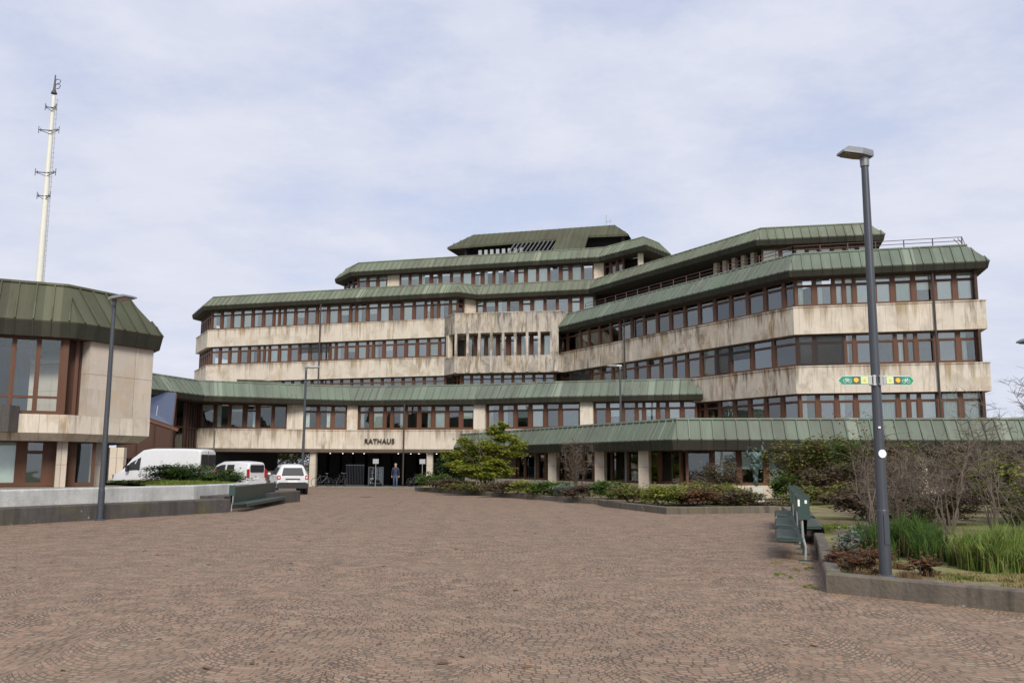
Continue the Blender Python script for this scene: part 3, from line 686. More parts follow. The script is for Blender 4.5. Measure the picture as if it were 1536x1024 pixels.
# ------------------------------------------------------------------ entrance wing
E = empty('entrance_wing', (-8, 68, 0), 'low two-storey stone wing over the dark passage, with RATHAUS lettering on its parapet', 'building')
EP = [(-24.6, 57.0), (-22.55, 64.2), (-15.4, 67.4), (-12.1, 68.5), (-2.6, 66.5), (3.4, 63.7), (13.15, 60.75)]
FP = [(-23.5, 66.5), (-15.5, 67.7), (-12.1, 68.5), (-2.6, 66.5), (3.4, 63.7), (12.7, 60.9)]
mb = MB(); sweep(mb, FP, [(-.02, 2.84), (0, 4.22), (.04, 4.22), (.04, 4.3), (-.5, 4.3), (-9.5, 4.2), (-9.5, 2.6), (-.35, 2.6)], [0, 0, 0, 0, 1, 1, 1, 1]); mb.build('parapet', ['stone_clean', 'stone_smooth'], E)
mb = MB(); sweep(mb, FP, [(-.06, 2.836), (-.36, 2.59), (-.7, 2.59), (-.7, 2.836)]); mb.build('parapet_bevel', 'stone_smooth', E)
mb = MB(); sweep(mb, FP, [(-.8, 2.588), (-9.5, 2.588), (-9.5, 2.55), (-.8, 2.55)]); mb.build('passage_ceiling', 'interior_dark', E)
roof(E, EP, 6.16, 7.68, mat='copper_blue', flat=9.5, soff=-3.2)
FW = offs(FP, -.3)
def seg(f): # point at image-free arclength fraction along FW
    cum = [0.]
    for i in range(len(FW) - 1): cum.append(cum[-1] + (FW[i + 1] - FW[i]).length)
    for i in range(len(FW) - 1):
        if f <= cum[i + 1]: return FW[i].lerp(FW[i + 1], (f - cum[i]) / (cum[i + 1] - cum[i]))
    return FW[-1]
def xat(x):
    for i in range(len(FW) - 1):
        if FW[i].x <= x <= FW[i + 1].x: return FW[i].lerp(FW[i + 1], (x - FW[i].x) / (FW[i + 1].x - FW[i].x))
    return FW[-1]
GLASS[0] = 'dark_glass'
for x0, x1, un, kd, bl in ((-23.4, -17.1, [1] * 6, ['plain', 'plain', 'plain', 'door', 'plain', 'plain'], {}), (-15.9, -12.7, [1, 1, 1], 'transom', {0: 'side', 1: 'sideb'}),
        (-11.9, -2.75, [1, 1, .5, 1, 1, 1, 1, 1, 1], 'transom', {0: 'side', 1: 'full', 3: 'sideb', 5: 'sideb', 6: 'net', 8: 'roller'}), (-1.9, 4.95, [1] * 6, 'transom', {0: 'side', 2: 'roller', 3: 'net', 4: None}),
        (5.85, 12.8, [1, 1, 1, .45, 1, .6, 1, 1], 'transom', {0: 'short', 1: 'roller', 3: 'full', 6: 'full'})):
    if x0 > -3: GLASS[0] = 'window_glass'
    xs = [x0] + [p.x for p in FW if x0 + .6 < p.x < x1 - .6] + [x1]
    k0 = 0
    if len(xs) == 2: row(E, xat(x0), xat(x1), 4.3, 6.16, un, kd, bl)
    else:
        tot = sum(un); c0 = 0
        for a_, b_ in zip(xs[:-1], xs[1:]):
            n = max(1, round(len(un) * (b_ - a_) / (x1 - x0))); uu = un[c0:c0 + n] if b_ != x1 else un[c0:]
            row(E, xat(a_), xat(b_), 4.3, 6.16, uu, kd, {i - c0: v for i, v in bl.items()}); c0 += len(uu)
for x0, x1 in ((-17.1, -15.9), (-12.7, -11.9), (-2.75, -1.9), (4.95, 5.85)):
    a_, b_ = xat(x0), xat(x1); t_ = (b_ - a_).normalized(); mb = MB(); m = Matrix.Translation((*a_, 0)) @ Matrix.Rotation(atan2(t_.y, t_.x), 4, 'Z'); mb.box(0, (b_ - a_).length, -.296, .25, 4.303, 6.2, 0, m); mb.build('stone_pier', 'stone_clean', E)
inner(E, FP, 4.3, 6.3, 4.5)
mb = MB(); mb.bar((-23.7, 66.8, 5.3), (-24.6, 73.5, 5.3), .2, 2.2); mb.bar((-24.6, 72.6, 5.3), (-18, 74.5, 5.3), .2, 2.2); mb.build('end_wall', 'interior_dark', E)
# pillars and the dark passage
for x, w_ in ((-15.2, .42), (-6.2, .42)):
    p = xat(x); mb = MB(); mb.box(p.x - w_ / 2 - .03, p.x + w_ / 2 + .03, p.y + .35, p.y + .9, 0, 2.6); mb.build('pillar', 'stone_smooth', E)
mb = MB()
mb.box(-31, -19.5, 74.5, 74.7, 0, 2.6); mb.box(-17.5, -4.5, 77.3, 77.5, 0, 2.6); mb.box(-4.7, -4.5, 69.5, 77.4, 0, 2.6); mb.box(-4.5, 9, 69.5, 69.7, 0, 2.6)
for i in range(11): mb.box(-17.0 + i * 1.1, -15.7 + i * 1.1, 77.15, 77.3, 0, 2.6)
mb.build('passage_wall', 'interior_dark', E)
mb = MB(); mb.box(-23.5, -16.5, 71.5, 71.7, 0, 1.15); mb.build('passage_parapet', 'stone_smooth', E)
for x, y in ((-14.3, 70.5), (-13.4, 71), (-12.5, 70.5), (-11.7, 71), (-8.9, 70.3), (-8.0, 71), (-7.3, 70.5), (-6.7, 71), (-5.9, 70.5)):
    mb = MB(); mb.lathe([(.04, -.03), (.05, 0)], (x, y, 2.55), 10); mb.build('downlight', 'downlight', E)
mb = MB(); p = xat(-8.05) + Vector((-.1, -.42)); mb.tube([(*(p + Vector((.05, -.55))), .2), (*(p + Vector((.05, -.55))), 6.2)], .065); mb.build('downpipe', 'pipe_dark', E)
mb = MB(); p = xat(-22.2) + Vector((0, -.36)); mb.tube([(*p, 2.7), (*p, 4.15)], .05, 6); mb.build('copper_spout', 'copper_blue', E)
mb = MB(); p = xat(-3.75) + Vector((0, -.40)); mb.tube([(*p, 2.7), (*p, 4.2)], .05, 6); mb.build('copper_spout', 'copper_blue', E)
mb = MB(); mb.prism([(-21.6, 69.4), (-19.2, 68.2), (-16.9, 69.6), (-19.6, 71.2)], 7.6, 8.2, 0, zt=[8.25, 8.1, 7.82, 8.25]); mb.build('roof_hatch', 'copper_old', E)
cu = bpy.data.curves.new('lettering', 'FONT'); cu.body = 'RATHAUS'; cu.size = .62; cu.extrude = .035; cu.offset = .010; cu.align_x = 'CENTER'; cu.space_character = 1.12
tmp = bpy.data.objects.new('lettering_curve', cu); COL.objects.link(tmp); bpy.context.view_layer.update()
me = bpy.data.meshes.new_from_object(tmp); bpy.data.objects.remove(tmp); me.materials.clear(); me.materials.append(M['letter_dark'])
lt = bpy.data.objects.new('lettering', me); COL.objects.link(lt); lt.parent = E
pa, pb = offs(FP, .085)[2], offs(FP, .085)[3]; t_ = (pb - pa).normalized(); pp = pa + t_ * 2.07
lt.rotation_euler = (pi / 2, 0, atan2(t_.y, t_.x)); lt.location = Vector((pp.x, pp.y, 3.28)) - Vector(WORLD[E.name])
xs_ = [v.co.x for v in me.vertices]; lt.scale = (2.38 / (max(xs_) - min(xs_)),) * 2 + (1,)

# ------------------------------------------------------------------ low wing at the right
GLASS[0] = 'dark_glass'
P_ = empty('garden_wing', (12, 44, 0), 'single-storey wing with a wide green copper roof and stone pillars behind the shrubs', 'building')
PP = [(-4.3, 66.2), (7.65, 42.5), (23.6, 40.75), (60, 36.5)]
mb = MB()
mbp = offs(PP, -1.15)
r_ = roof(P_, PP, 2.45, 3.93, mat='copper_blue', out=0., back=.55, flat=7., fh=.5, soff=-1.6)
PW = offs(PP, -1.35)
mb = MB(); sweep(mb, PP, [(-.95, 0), (-.95, .78), (-6, .78), (-6, 0)]); mb.build('plinth', 'stone_pier', P_)
Lp = (PW[1] - PW[0]).length
def pw(f): return PW[0].lerp(PW[1], f)
for a_, b_, un in ((.30, .52, [.6, 1, .6, 1]), (.545, .72, [.7, 1, .8, 1]), (.74, .985, [1, 1, .8, 1.1])):
    row(P_, pw(a_), pw(b_), .78, 2.5, un, 'plain', .6)
row(P_, pw(1.0), PW[1].lerp(PW[2], .5), .78, 2.5, [1] * 6, 'plain', .6)
inner(P_, PP[:3], .78, 2.5, 4.2)
mb = MB(); mb.bar((*PW[1].lerp(PW[2], .5), 1.6), (*PW[2].lerp(PW[3], .5), 1.6), .2, 1.7); mb.build('garden_wall', 'wood_dark', P_)
mb = MB(); mb.bar((*PW[0], 1.3), (*pw(.30), 1.3), .2, 2.5); mb.build('garden_wall', 'wood_dark', P_)
PO = offs(PP, -.75); ang = atan2((PO[1] - PO[0]).y, (PO[1] - PO[0]).x)
for f in (.525, .728, .888):
    p = PO[0].lerp(PO[1], f); mb = MB(); mb.box(-.27, .27, -.2, .3, 0, 2.55, 0, Matrix.Translation((*p, 0)) @ Matrix.Rotation(ang * .4, 4, 'Z')); mb.build('pillar', 'stone_smooth', P_)
p = PO[1].lerp(PO[2], .70); mb = MB(); mb.box(p.x - .45, p.x + .45, p.y - .1, p.y + .4, 0, 2.5); mb.build('pillar', 'stone_smooth', P_)

# ------------------------------------------------------------------ left corner building
K = empty('corner_building', (-18, 33, 0), 'near stone corner building with mottled green mansard roof, cut by the left edge', 'building')
KP = [(-24, 27.0), (-15.55, 31.15), (-13.95, 34.3), (-17.0, 38.8), (-26, 42)]
KR = [(-24, 27.0), (-15.55, 31.15), (-13.95, 34.3), (-17.0, 38.8), (-26, 42)]
r_ = roof(K, KR, 6.05, 8.1, out=.28, back=.95, flat=1.2, fh=.55, mat='copper_old', soff=-1.0)
mb = MB(); sweep(mb, KP, [(0, 2.72), (0, 3.36), (-.5, 3.36), (-4.5, 3.3), (-4.5, 2.45), (-.32, 2.45)], [0, 0, 0, 1, 1, 0]); mb.build('stone_band', ['stone_clean', 'interior'], K)
kd = (Vector(KP[1]) - Vector(KP[0])).normalized(); kn = Vector((kd.y, -kd.x))
c1 = Vector(KP[1])
# solid stone on the corner, from the window jamb round to the back
mb = MB(); w0 = c1 - kd * .02; pth = [tuple(c1.lerp(Vector(KP[2]), .2)), KP[2], KP[3], KP[4]]
sweep(mb, pth, [(-.012, 3.364), (-.012, 6.2), (-.4, 6.2), (-.4, 3.364)]); mb.build('stone_wall', 'stone_smooth', K)
# tall window bay set back in the front, glazed return beside the wall
ang = atan2(kd.y, kd.x)
kw = [c1 - kd * 8.6 - kn * .22, c1 - kd * .32 - kn * .22]
row(K, kw[0], kw[1], 3.36, 6.1, [1] * 11, 'tall', {10: None, 9: None, 8: None, 7: None})
mb = MB(); m = Matrix.Translation((*kw[1], 0)) @ Matrix.Rotation(ang, 4, 'Z')
mb.box(.0, .20, -.06, .2, 3.36, 6.1, 0, m); mb.box(.42, .54, .40, .6, 3.36, 6.1, 0, m); mb.box(.1, 1.3, .62, .7, 3.36, 6.1, 0, m); mb.box(.2, .5, .0, .62, 3.3, 3.38, 0, m); mb.build('window_jamb', 'wood_frame', K)
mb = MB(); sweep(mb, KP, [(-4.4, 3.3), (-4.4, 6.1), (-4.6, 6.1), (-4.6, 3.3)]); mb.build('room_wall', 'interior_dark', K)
mb = MB(); m = Matrix.Translation((*(c1 - kd * 1.95 + kn * .42), 0)) @ Matrix.Rotation(ang, 4, 'Z'); mb.prism([(-4, 0), (.18, 0), (.45, .42), (-4, .42)], 2.722, 3.62); 
for i in range(len(mb.v)): v = m @ Vector(mb.v[i]); mb.v[i] = tuple(v)
mb.build('concrete_planter', 'dark_stone', K)
# recessed lower storey on the terrace
kl = [c1 - kd * 9 - kn * 1.5, c1 + kd * 1.0 - kn * 1.5]
row(K, kl[0], kl[1], .86, 2.5, [1] * 9 + [.8, .8], ['plain'] * 8 + ['door', 'door', 'plain'], {5: 'full', 6: 'full', 7: 'full', 8: None, 9: None, 10: None})
mb = MB(); sweep(mb, [tuple(kl[0]), tuple(kl[1])], [(-3, .8), (-3, 2.5), (-3.2, 2.5), (-3.2, .8)]); mb.build('room_wall', 'interior_dark', K)
for f, wd in ((0.05, .34), (.95, .5)):
    p = c1.lerp(Vector(KP[2]), .12 + f * .5) - Vector((.75 + f * .35, -.35 - f * .5)); mb = MB(); mb.box(-wd / 2, wd / 2, -.2, .2, 0, 2.46, 0, Matrix.Translation((*p, 0)) @ Matrix.Rotation(.5, 4, 'Z')); mb.build('pillar', 'stone_smooth', K)
mb = MB(); mb.box(-19.2, -17.35, 34.2, 38.5, 0, 2.46); mb.build('core_wall', 'interior_dark', K)
mb = MB(); mb.prism([(-26, 24.6), (-17.8, 28.6), (-13.6, 33.2), (-15.5, 38.5), (-27, 40)], 0, .84); struct(mb.build('terrace', 'paving_slabs'))

e = local(empty('stone_pier', (-23.75, 54.0, 0), 'free pale stone wall pier behind the nose of the large van', 'wall')); mb = MB(); mb.box(-.42, .42, -.2, .2, 0, 2.62); mb.build('pier', 'stone_pier', e); mb = MB(); mb.box(-4.5, -.42, .0, .15, 0, 2.62); mb.build('dark_infill', 'interior_dark', e)
# glazed stair between corner building and entrance wing
G = empty('glazed_stair', (-23, 62, 0), 'brown glazed staircase with sloping glass roof between corner building and RATHAUS wing', 'stairwell')
gp = [(-25.6, 58.2), (-23.3, 63.6), (-23.4, 66.6)]
mb = MB(); mg = MB()
for i in range(2):
    a_, b_ = Vector(gp[i]), Vector(gp[i + 1]); L = (b_ - a_).length; n = 6 if i == 0 else 5; t_ = (b_ - a_).normalized(); m = Matrix.Translation((*a_, 0)) @ Matrix.Rotation(atan2(t_.y, t_.x), 4, 'Z')
    for k in range(n + 1): mb.box(L * k / n - .07, L * k / n + .07, 0, .14, 0, 6.3, 0, m)
    for z in (0, 1.2, 2.55, 4.2, 6.1): mb.box(0, L, .01, .13, z, z + .12, 0, m)
    mg.box(0, L, .06, .08, .1, 6.2, 0, m)
mb.build('curtain_wall', 'wood_dark', G); mg.build('pane', 'window_glass', G)
mb = MB(); mb.bar((-26.5, 60.5, 3), (-24.2, 66.5, 3), .2, 6.2); mb.build('back_wall', 'interior_dark', G)
A_ = Vector((-25.6, 58.9, 6.35)); B_ = Vector((-22.75, 60.0, 6.3)); C_ = Vector((-21.35, 56.0, 3.9)); D_ = Vector((-24.2, 55.0, 4.9))
mb = MB(); nn = (B_ - A_).cross(D_ - A_).normalized() * .03; mb.face([A_, D_, C_, B_]); mb.face([A_ - nn, B_ - nn, C_ - nn, D_ - nn]); mb.build('sloped_glass', 'window_glass', G)
mb = MB(); mb.face([A_ - nn * 3, D_ - nn * 3, C_ - nn * 3, B_ - nn * 3]); mb.face([A_ - nn * 5, B_ - nn * 5, C_ - nn * 5, D_ - nn * 5]); mb.build('sun_screen', 'screen_blue', G)
mb = MB()
for k in range(7): f = k / 6; mb.bar(A_.lerp(B_, f), D_.lerp(C_, f), .05, .06)
mb.build('glazing_bar', 'galvanised', G)
mb = MB(); mb.bar(D_, C_ + (C_ - D_) * .12, .16, .2); mb.bar(B_, C_, .12, .14); mb.build('edge_beam', 'wood_frame', G)
mb = MB(); mb.face([D_, (D_.x, D_.y, 2.), (C_.x, C_.y, 2.), C_]); mb.face([C_, (C_.x, C_.y, 2.), (B_.x, B_.y, 2.), B_])
for f in (0, .33, .66, 1.): q = D_.lerp(C_, f); mb.bar((q.x, q.y, 0), q, .1)
mb.build('side_glazing', ['wood_dark'], G)
# ------------------------------------------------------------------ kerbs and beds
def kerb(name, path, z, w, mat, label, cat='kerb', group=None, z0=-.05):
    mb = MB(); sweep(mb, path, [(0, z0), (0, z - .025), (-.025, z), (-w, z), (-w, z0)]); o = mb.build(name, mat, None, origin=(*path[0], 0)); tag(o, label, cat, group); return o
kerb('kerb', [(-6.3, 64.2), (-6.4, 59.5), (-5.6, 57.6), (3.95, 39.4)], .23, .22, 'kerb_stone', 'long low stone kerb in front of the maple and the pillars', group='stone kerbs of the planting beds')
kerb('kerb', [(3.75, 39.1), (3.9, 37.4), (5.5, 31.9), (9.9, 33.3)], .25, .24, 'kerb_stone', 'low stone kerb with a corner, in front of the statue', group='stone kerbs of the planting beds')
kerb('kerb', [(9.9, 33.0), (7.45, 22.4), (4.31, 12.45), (14, 3.4)], .26, .2, 'kerb_stone', 'weathered stone kerb at the foot of the near street lamp', group='stone kerbs of the planting beds')
bed = [(4.5, 12.45), (14, 3.6), (60, 3.6), (60, 46), (23, 41.5), (8.6, 43), (-3.0, 64), (-6.2, 64), (-6.2, 59.5), (-5.4, 57.7), (4.1, 39.4), (4.05, 37.4), (5.6, 32.1), (10.1, 33.4), (7.65, 22.4)]
mb = MB(); mb.prism(bed, -.04, .2); struct(mb.build('planting_soil', 'soil'))
KL = [(-22, 9.5), (-13.87, 24.54), (-9.95, 31.9)]
kerb('seat_wall', KL, .46, .75, 'dark_stone', 'long dark stone seat wall along the left of the plaza, behind the left street lamp', 'low wall')
kerb('seat_wall', [(-10.7, 33.5), (-9.62, 41.0), (-11.6, 42.6)], .50, 1.0, 'dark_stone', 'short dark stone seat wall behind the left-hand bench, beside the white car', 'low wall')
mb = MB(); sweep(mb, [(-22.5, 16.5), (-15.25, 25.7), (-11.7, 33.2), (-10.9, 37.5), (-12.5, 40)], [(0, 0), (-.03, .86), (-.06, .9), (-.34, .9), (-.34, 0)]); tag(mb.build('planter_wall', 'white_render', None, origin=(-15, 26, 0)), 'white rendered planter wall behind the dark stone seat wall', 'wall')
mb = MB(); mb.prism([(-13.9, 33.2), (-11.95, 33.4), (-11.2, 37.4), (-12.8, 39.8), (-17.5, 46.5), (-24, 43), (-18, 38)], 0, .84); struct(mb.build('lawn_mound', 'lawn'))

# ------------------------------------------------------------------ street lamps
def lamp(loc, h, head, rz, label, r0=.085, r1=.055, tilt=.0, k=1.):
    """head = 'flat' (broad panel) or 'arm' (slim head on a short arm); the head points along local -x"""
    e = local(empty('street_lamp', loc, label, 'street lamp', 'grey street lamps round the plaza', rz))
    mb = MB(); mb.tube([(0, 0, 0), (0, 0, .9), (0, 0, .92), (0, 0, h * .5), (0, 0, h)], [r0 * 1.06, r0 * 1.06, r0, (r0 + r1) / 2, r1], 16); mb.lathe([(r0 * 1.7, 0), (r0 * 1.7, .03), (r0 * 1.1, .05)], n=16)
    mb.build('pole', 'lamp_metal', e, smooth=False)
    mb = MB(); L, W_ = (.50, .36) if head == 'flat' else (.82, .26)
    L *= k; W_ *= k
    m = Matrix.Translation((0, 0, h)) @ Matrix.Rotation(tilt, 4, 'Y')
    top = [(.10, -W_ * .32), (.10, W_ * .32), (-L * .25, W_ / 2), (-L, W_ * .42), (-L, -W_ * .42), (-L * .25, -W_ / 2)][::-1]
    def P(s, z): return [tuple(m @ Vector((x * (1 if x > 0 else s), y * s, z))) for x, y in top]
    a, b, c = P(1, .0), P(1, .035), P(.8, .10); n = 6
    mb.face(a[::-1]); mb.face(c)
    for q, r in ((a, b), (b, c)):
        for i in range(n): j = (i + 1) % n; mb.face([q[i], q[j], r[j], r[i]])
    mb.tube([(0, 0, h - .14), (0, 0, h + .02)], [r1 * 1.25, r1 * 1.35], 12)
    hd = mb.build('lamp_head', 'lamp_head_metal', e)
    mb = MB(); mb.box(-L * .9, -.12, -W_ * .34, W_ * .34, -.02, -.004, 0, m); mb.build('lens', 'lens', hd)
    mb = MB(); mb.box(-.035, .035, -r0 - .012, -r0 * .8, .45, .85); mb.build('service_door', 'lamp_metal', e)
    return e
l1 = lamp((5.13, 12.45, .2), 5.97, 'flat', .12, 'tall near street lamp in the right planting bed, carrying the green cycle signs', .076, .05, .10, .74)
mb = MB(); a = -pi / 2 - .05
mb.lathe([(.058, 0), (.058, .004)], (0, -.073, 1.68), 14, 0, axis=(0, -1, .0)); mb.build('round_sticker', 'sign_white', l1)
mb = MB(); mb.box(-.04, -.005, -.076, -.069, 2.03, 2.055); mb.build('small_sticker', 'sign_white', l1)
lamp((-12.3, 27.0, 0), 6.66, 'flat', pi - .5, 'street lamp standing at the dark seat wall in front of the left corner building', .085, .055, .06, 1.5)
lamp((-12.1, 51.9, 0), 7.28, 'arm', pi + .1, 'slim street lamp between the white car and the RATHAUS lettering', .085, .06, .05)
lamp((6.75, 55.0, .2), 7.6, 'arm', -.2, 'slim street lamp in front of the pillars of the low wing', .085, .06, .05)
lamp((12.45, 20.7, .2), 4.4, 'flat', .1, 'street lamp at the right edge, only the tip of its head in view', .085, .055, .02)
# cycle route signs on the near lamp
def cyclesign(sx, label):
    e = local(empty('cycle_sign', (5.12, 12.37, 2.9), label, 'sign', 'green cycle route signs', .0 if sx > 0 else .0))
    W_, H_ = .53, .145; x0, x1 = .09, .09 + W_; y = -.0
    def X(x): return x * sx
    def panel(name, poly, yy, mat, par):
        mb = MB(); pts = [(X(x), z) for x, z in poly]
        if sx < 0: pts = pts[::-1]
        f = [(x, -yy, z) for x, z in pts]; b = [(x, -yy + .006, z) for x, z in pts]
        mb.face(f); mb.face(b[::-1])
        for i in range(len(f)): j = (i + 1) % len(f); mb.face([f[i], b[i], b[j], f[j]])
        return mb.build(name, mat, par)
    def arrow(i): return [(x0, -H_ / 2 + i), (x1 - .07, -H_ / 2 + i), (x1 - i * 1.3, 0), (x1 - .07, H_ / 2 - i), (x0, H_ / 2 - i)]
    pl = panel('plate', arrow(0), .010, 'sign_white', e); panel('face', arrow(.007), .014, 'sign_green', pl)
    s = .118
    panel('grey_end', [(x0, -.066), (x0 + .05, -.066), (x0 + .05, .066), (x0, .066)], .018, 'galvanised', e)
    q = x0 + .055; panel('yellow_square', [(q, -s / 2), (q + s, -s / 2), (q + s, s / 2), (q, s / 2)], .019, 'sign_pale', e)
    panel('emblem', [(q + .045, -.03), (q + .065, -.005), (q + .085, -.02), (q + .07, .015), (q + .05, .025)], .024, 'sign_yellow', e)
    q += s + .01; panel('dark_square', [(q, -s / 2), (q + s, -s / 2), (q + s, s / 2), (q, s / 2)], .019, 'sign_dark', e)
    panel('emblem', [(q + .02, .0), (q + .04, .035), (q + .08, .04), (q + .105, .01), (q + .095, -.025), (q + .06, -.04), (q + .035, -.022)], .024, 'sign_yellow', e)
    mb = MB(); cx = q + s + .085
    for dx in (-.036, .036):
        pts = [(X(cx + dx + .028 * cos(2 * pi * i / 14)), -.021, -.014 + .028 * sin(2 * pi * i / 14)) for i in range(15)]; mb.tube(pts, .0035, 5)
    for p, r in (((-.036, -.014), (-.012, .022)), ((-.012, .022), (.02, .022)), ((-.012, .022), (.0, -.014)), ((0, -.014), (.02, .022)), ((.02, .022), (.036, -.014)), ((-.036, -.014), (0, -.014)), ((.016, .036), (.028, .036)), ((-.02, .03), (-.006, .03)), ((.02, .022), (.017, .036))):
        mb.bar((X(cx + p[0]), -.021, p[1]), (X(cx + r[0]), -.021, r[1]), .005)
    mb.build('bicycle_symbol', 'sign_white', e)
    mb = MB(); mb.box(X(.05) - .018, X(.05) + .018, -.03, .02, -.085, .085); mb.box(X(.05) - .03, X(.05) + .03, -.02, .18, .055, .075); mb.box(X(.05) - .03, X(.05) + .03, -.02, .18, -.075, -.055); mb.build('clamp', 'galvanised', e)
    e.rotation_euler = (0, 0, .10 * sx); e.scale = (.87,) * 3
    return e
cyclesign(-1, 'green arrow cycle sign pointing left on the near lamp post')
cyclesign(1, 'green arrow cycle sign pointing right on the near lamp post')
# telecom mast
e = empty('antenna_mast', (-43.5, 80, 0), 'tall white antenna mast with clusters of aerials, rising behind the corner building', 'mast')
mb = MB(); mb.tube([(-43.5, 80, 0), (-43.5, 80, 18), (-43.5, 80, 27), (-43.5, 80, 36.9)], [.40, .33, .26, .16], 14); mb.build('pole', 'mast_paint', e)
mb = MB(); mb.tube([(-43.5, 80, 37.1), (-43.5, 80, 37.5), (-43.5, 80, 39)], [.3, .12, .05], 8); mb.build('top_spike', 'pipe_dark', e)
for z in (37.9, 38.4): mb = MB(); mb.tube([(-43.5, 80, z), (-43.2, 79.9, z + .15), (-42.9, 79.9, z), (-43.0, 79.9, z - .3), (-43.3, 80, z - .3)], .035, 6); mb.build('aerial', 'pipe_dark', e)
for z, hw in ((35.6, .5), (33.3, .95), (29.1, .95), (26.8, .6)):
    for sx in (-1, 1):
        mb = MB(); mb.tube([(-43.5, 79.8, z), (-43.5 + sx * hw, 79.6, z)], .045, 6); mb.tube([(-43.5, 79.8, z - .35), (-43.5 + sx * hw, 79.6, z)], .03, 6)
        k = 1. if hw > 1 else .35; mb.tube([(-43.5 + sx * hw, 79.6, z - k), (-43.5 + sx * hw, 79.6, z + k)], .032, 6); mb.tube([(-43.5 + sx * hw * .8, 79.6, z - k * .5), (-43.5 + sx * hw * .8, 79.6, z + k * .5)], .03, 6); mb.build('aerial', 'lamp_metal', e)
mb = MB()
for i in range(60): z = 8 + i * .48; mb.box(-43.15, -42.85 - (z - 18) * .004, 79.7, 79.75, z, z + .04)
mb.bar((-42.86, 79.7, 8), (-42.98, 79.7, 36.4), .04); mb.build('climbing_ladder', 'galvanised', e); e.scale = (1, 1, .978)

# ------------------------------------------------------------------ benches
def bench(loc, rz, L, label, double=True):
    e = local(empty('park_bench', loc, label, 'bench', 'green metal benches', rz))    # long axis = local y, near end at 0
    prof = [(-.02, .415), (-.10, .40), (-.30, .405), (-.42, .415), (-.49, .40), (-.52, .35), (-.515, .25)]
    for sx in ((1, -1) if double else (1,)):
        mb = MB(); n = max(1, round(L / .62))
        for k in range(n):
            y0, y1 = L * k / n + .008, L * (k + 1) / n - .008
            for (a, za), (b, zb) in zip(prof[:-1], prof[1:]):
                P4 = [(a * sx, y0, za), (b * sx, y0, zb), (b * sx, y1, zb), (a * sx, y1, za)]
                if sx > 0: P4 = P4[::-1]
                mb.face(P4); mb.face([(p[0], p[1], p[2] - .018) for p in P4][::-1])
                for q in (0, 1, 2, 3): r = (q + 1) % 4; mb.face([P4[q], (*P4[q][:2], P4[q][2] - .018), (*P4[r][:2], P4[r][2] - .018), P4[r]])
            for j in range(9):
                xx = -.09 - .035 * j
        mb.build('seat', 'bench_green', e)
    mb = MB(); n = max(1, round(L / .62))
    for sx in (1, -1):
        bp = [(-.035, .43), (-.045, .62), (-.07, .85), (-.10, 1.05), (-.10, 1.12), (-.07, 1.15)]
        for k in range(n):
            y0, y1 = L * k / n + .008, L * (k + 1) / n - .008
            for (a, za), (b, zb) in zip(bp[:-1], bp[1:]):
                P4 = [(a * sx, y0, za), (b * sx, y0, zb), (b * sx, y1, zb), (a * sx, y1, za)]
                if sx > 0: P4 = P4[::-1]
                mb.face(P4); mb.face([(p[0] + .016 * sx, p[1], p[2]) for p in P4][::-1])
    mb.build('backrest', 'bench_green', e)
    for y in (.03, L * .5, L - .03):
        mb = MB(); mb.tube([(.0, y, 0), (.01, y, .25), (-.03, y, .42), (-.035, y, .75), (0, y, 1.1)], .022, 8); mb.build('leg', 'galvanised' if y < .1 else 'bench_green', e); mb = MB(); mb.bar((0, y, .36), (-.46, y, .37), .03, .05)
        if double: mb.bar((0, y, .36), (.46, y, .37), .03, .05)
        mb.bar((-.12, y, .012), (.12, y, .012), .06, .02)
        mb.build('support', 'bench_green', e)
    mb = MB(); mb.box(-.105, .105, -.012, .012, .74, 1.19); pl = mb.build('end_plate', 'bench_green', e)
    return e
bz = -.285
b1 = bench((5.34, 16.45, 0), bz, 2.5, 'nearest green metal bench in the row along the right kerb', False)
mb = MB(); mb.box(.02, .06, -.017, -.012, 1.03, 1.09); mb.box(-.10, -.065, -.017, -.012, .98, 1.10); mb.build('white_sticker', 'sign_white', b1)
dv = Vector((-sin(bz), cos(bz)))
bench((5.34 + dv.x * 3.6, 16.45 + dv.y * 3.6, 0), bz, 3.0, 'middle green metal bench in the row along the right kerb')
bench((5.34 + dv.x * 7.8, 16.45 + dv.y * 7.8, 0), bz, 3.0, 'farthest green metal bench in the row along the right kerb')
lb = bench((-9.95, 32.05, 0), .05, 7.0, 'long green metal bench in front of the dark stone wall, left of the white car', False)
lb.scale = (-1, 1, .78)

# ------------------------------------------------------------------ bodies
def skinned(name, verts, edges, rad, mats, origin, scale=1., rz=0., sub=2, root=0):
    me = bpy.data.meshes.new('tmp'); me.from_pydata(verts, edges, []); ob = bpy.data.objects.new('tmp', me); COL.objects.link(ob)
    md = ob.modifiers.new('s', 'SKIN'); md.use_smooth_shade = True
    for i, v in enumerate(me.skin_vertices[0].data): v.radius = rad[i] if isinstance(rad[i], tuple) else (rad[i], rad[i]); v.use_root = (i == root)
    ss = ob.modifiers.new('u', 'SUBSURF'); ss.levels = sub; ss.render_levels = sub
    dg = bpy.context.evaluated_depsgraph_get(); dg.update(); m2 = bpy.data.meshes.new_from_object(ob.evaluated_get(dg)); bpy.data.objects.remove(ob)
    m2.name = name; m2.materials.clear()
    for m in mats: m2.materials.append(M[m])
    return m2
V = []; Ed = []; Rd = []
def jt(p, r, par=None):
    V.append(p); Rd.append(r)
    if par is not None: Ed.append((par, len(V) - 1))
    return len(V) - 1
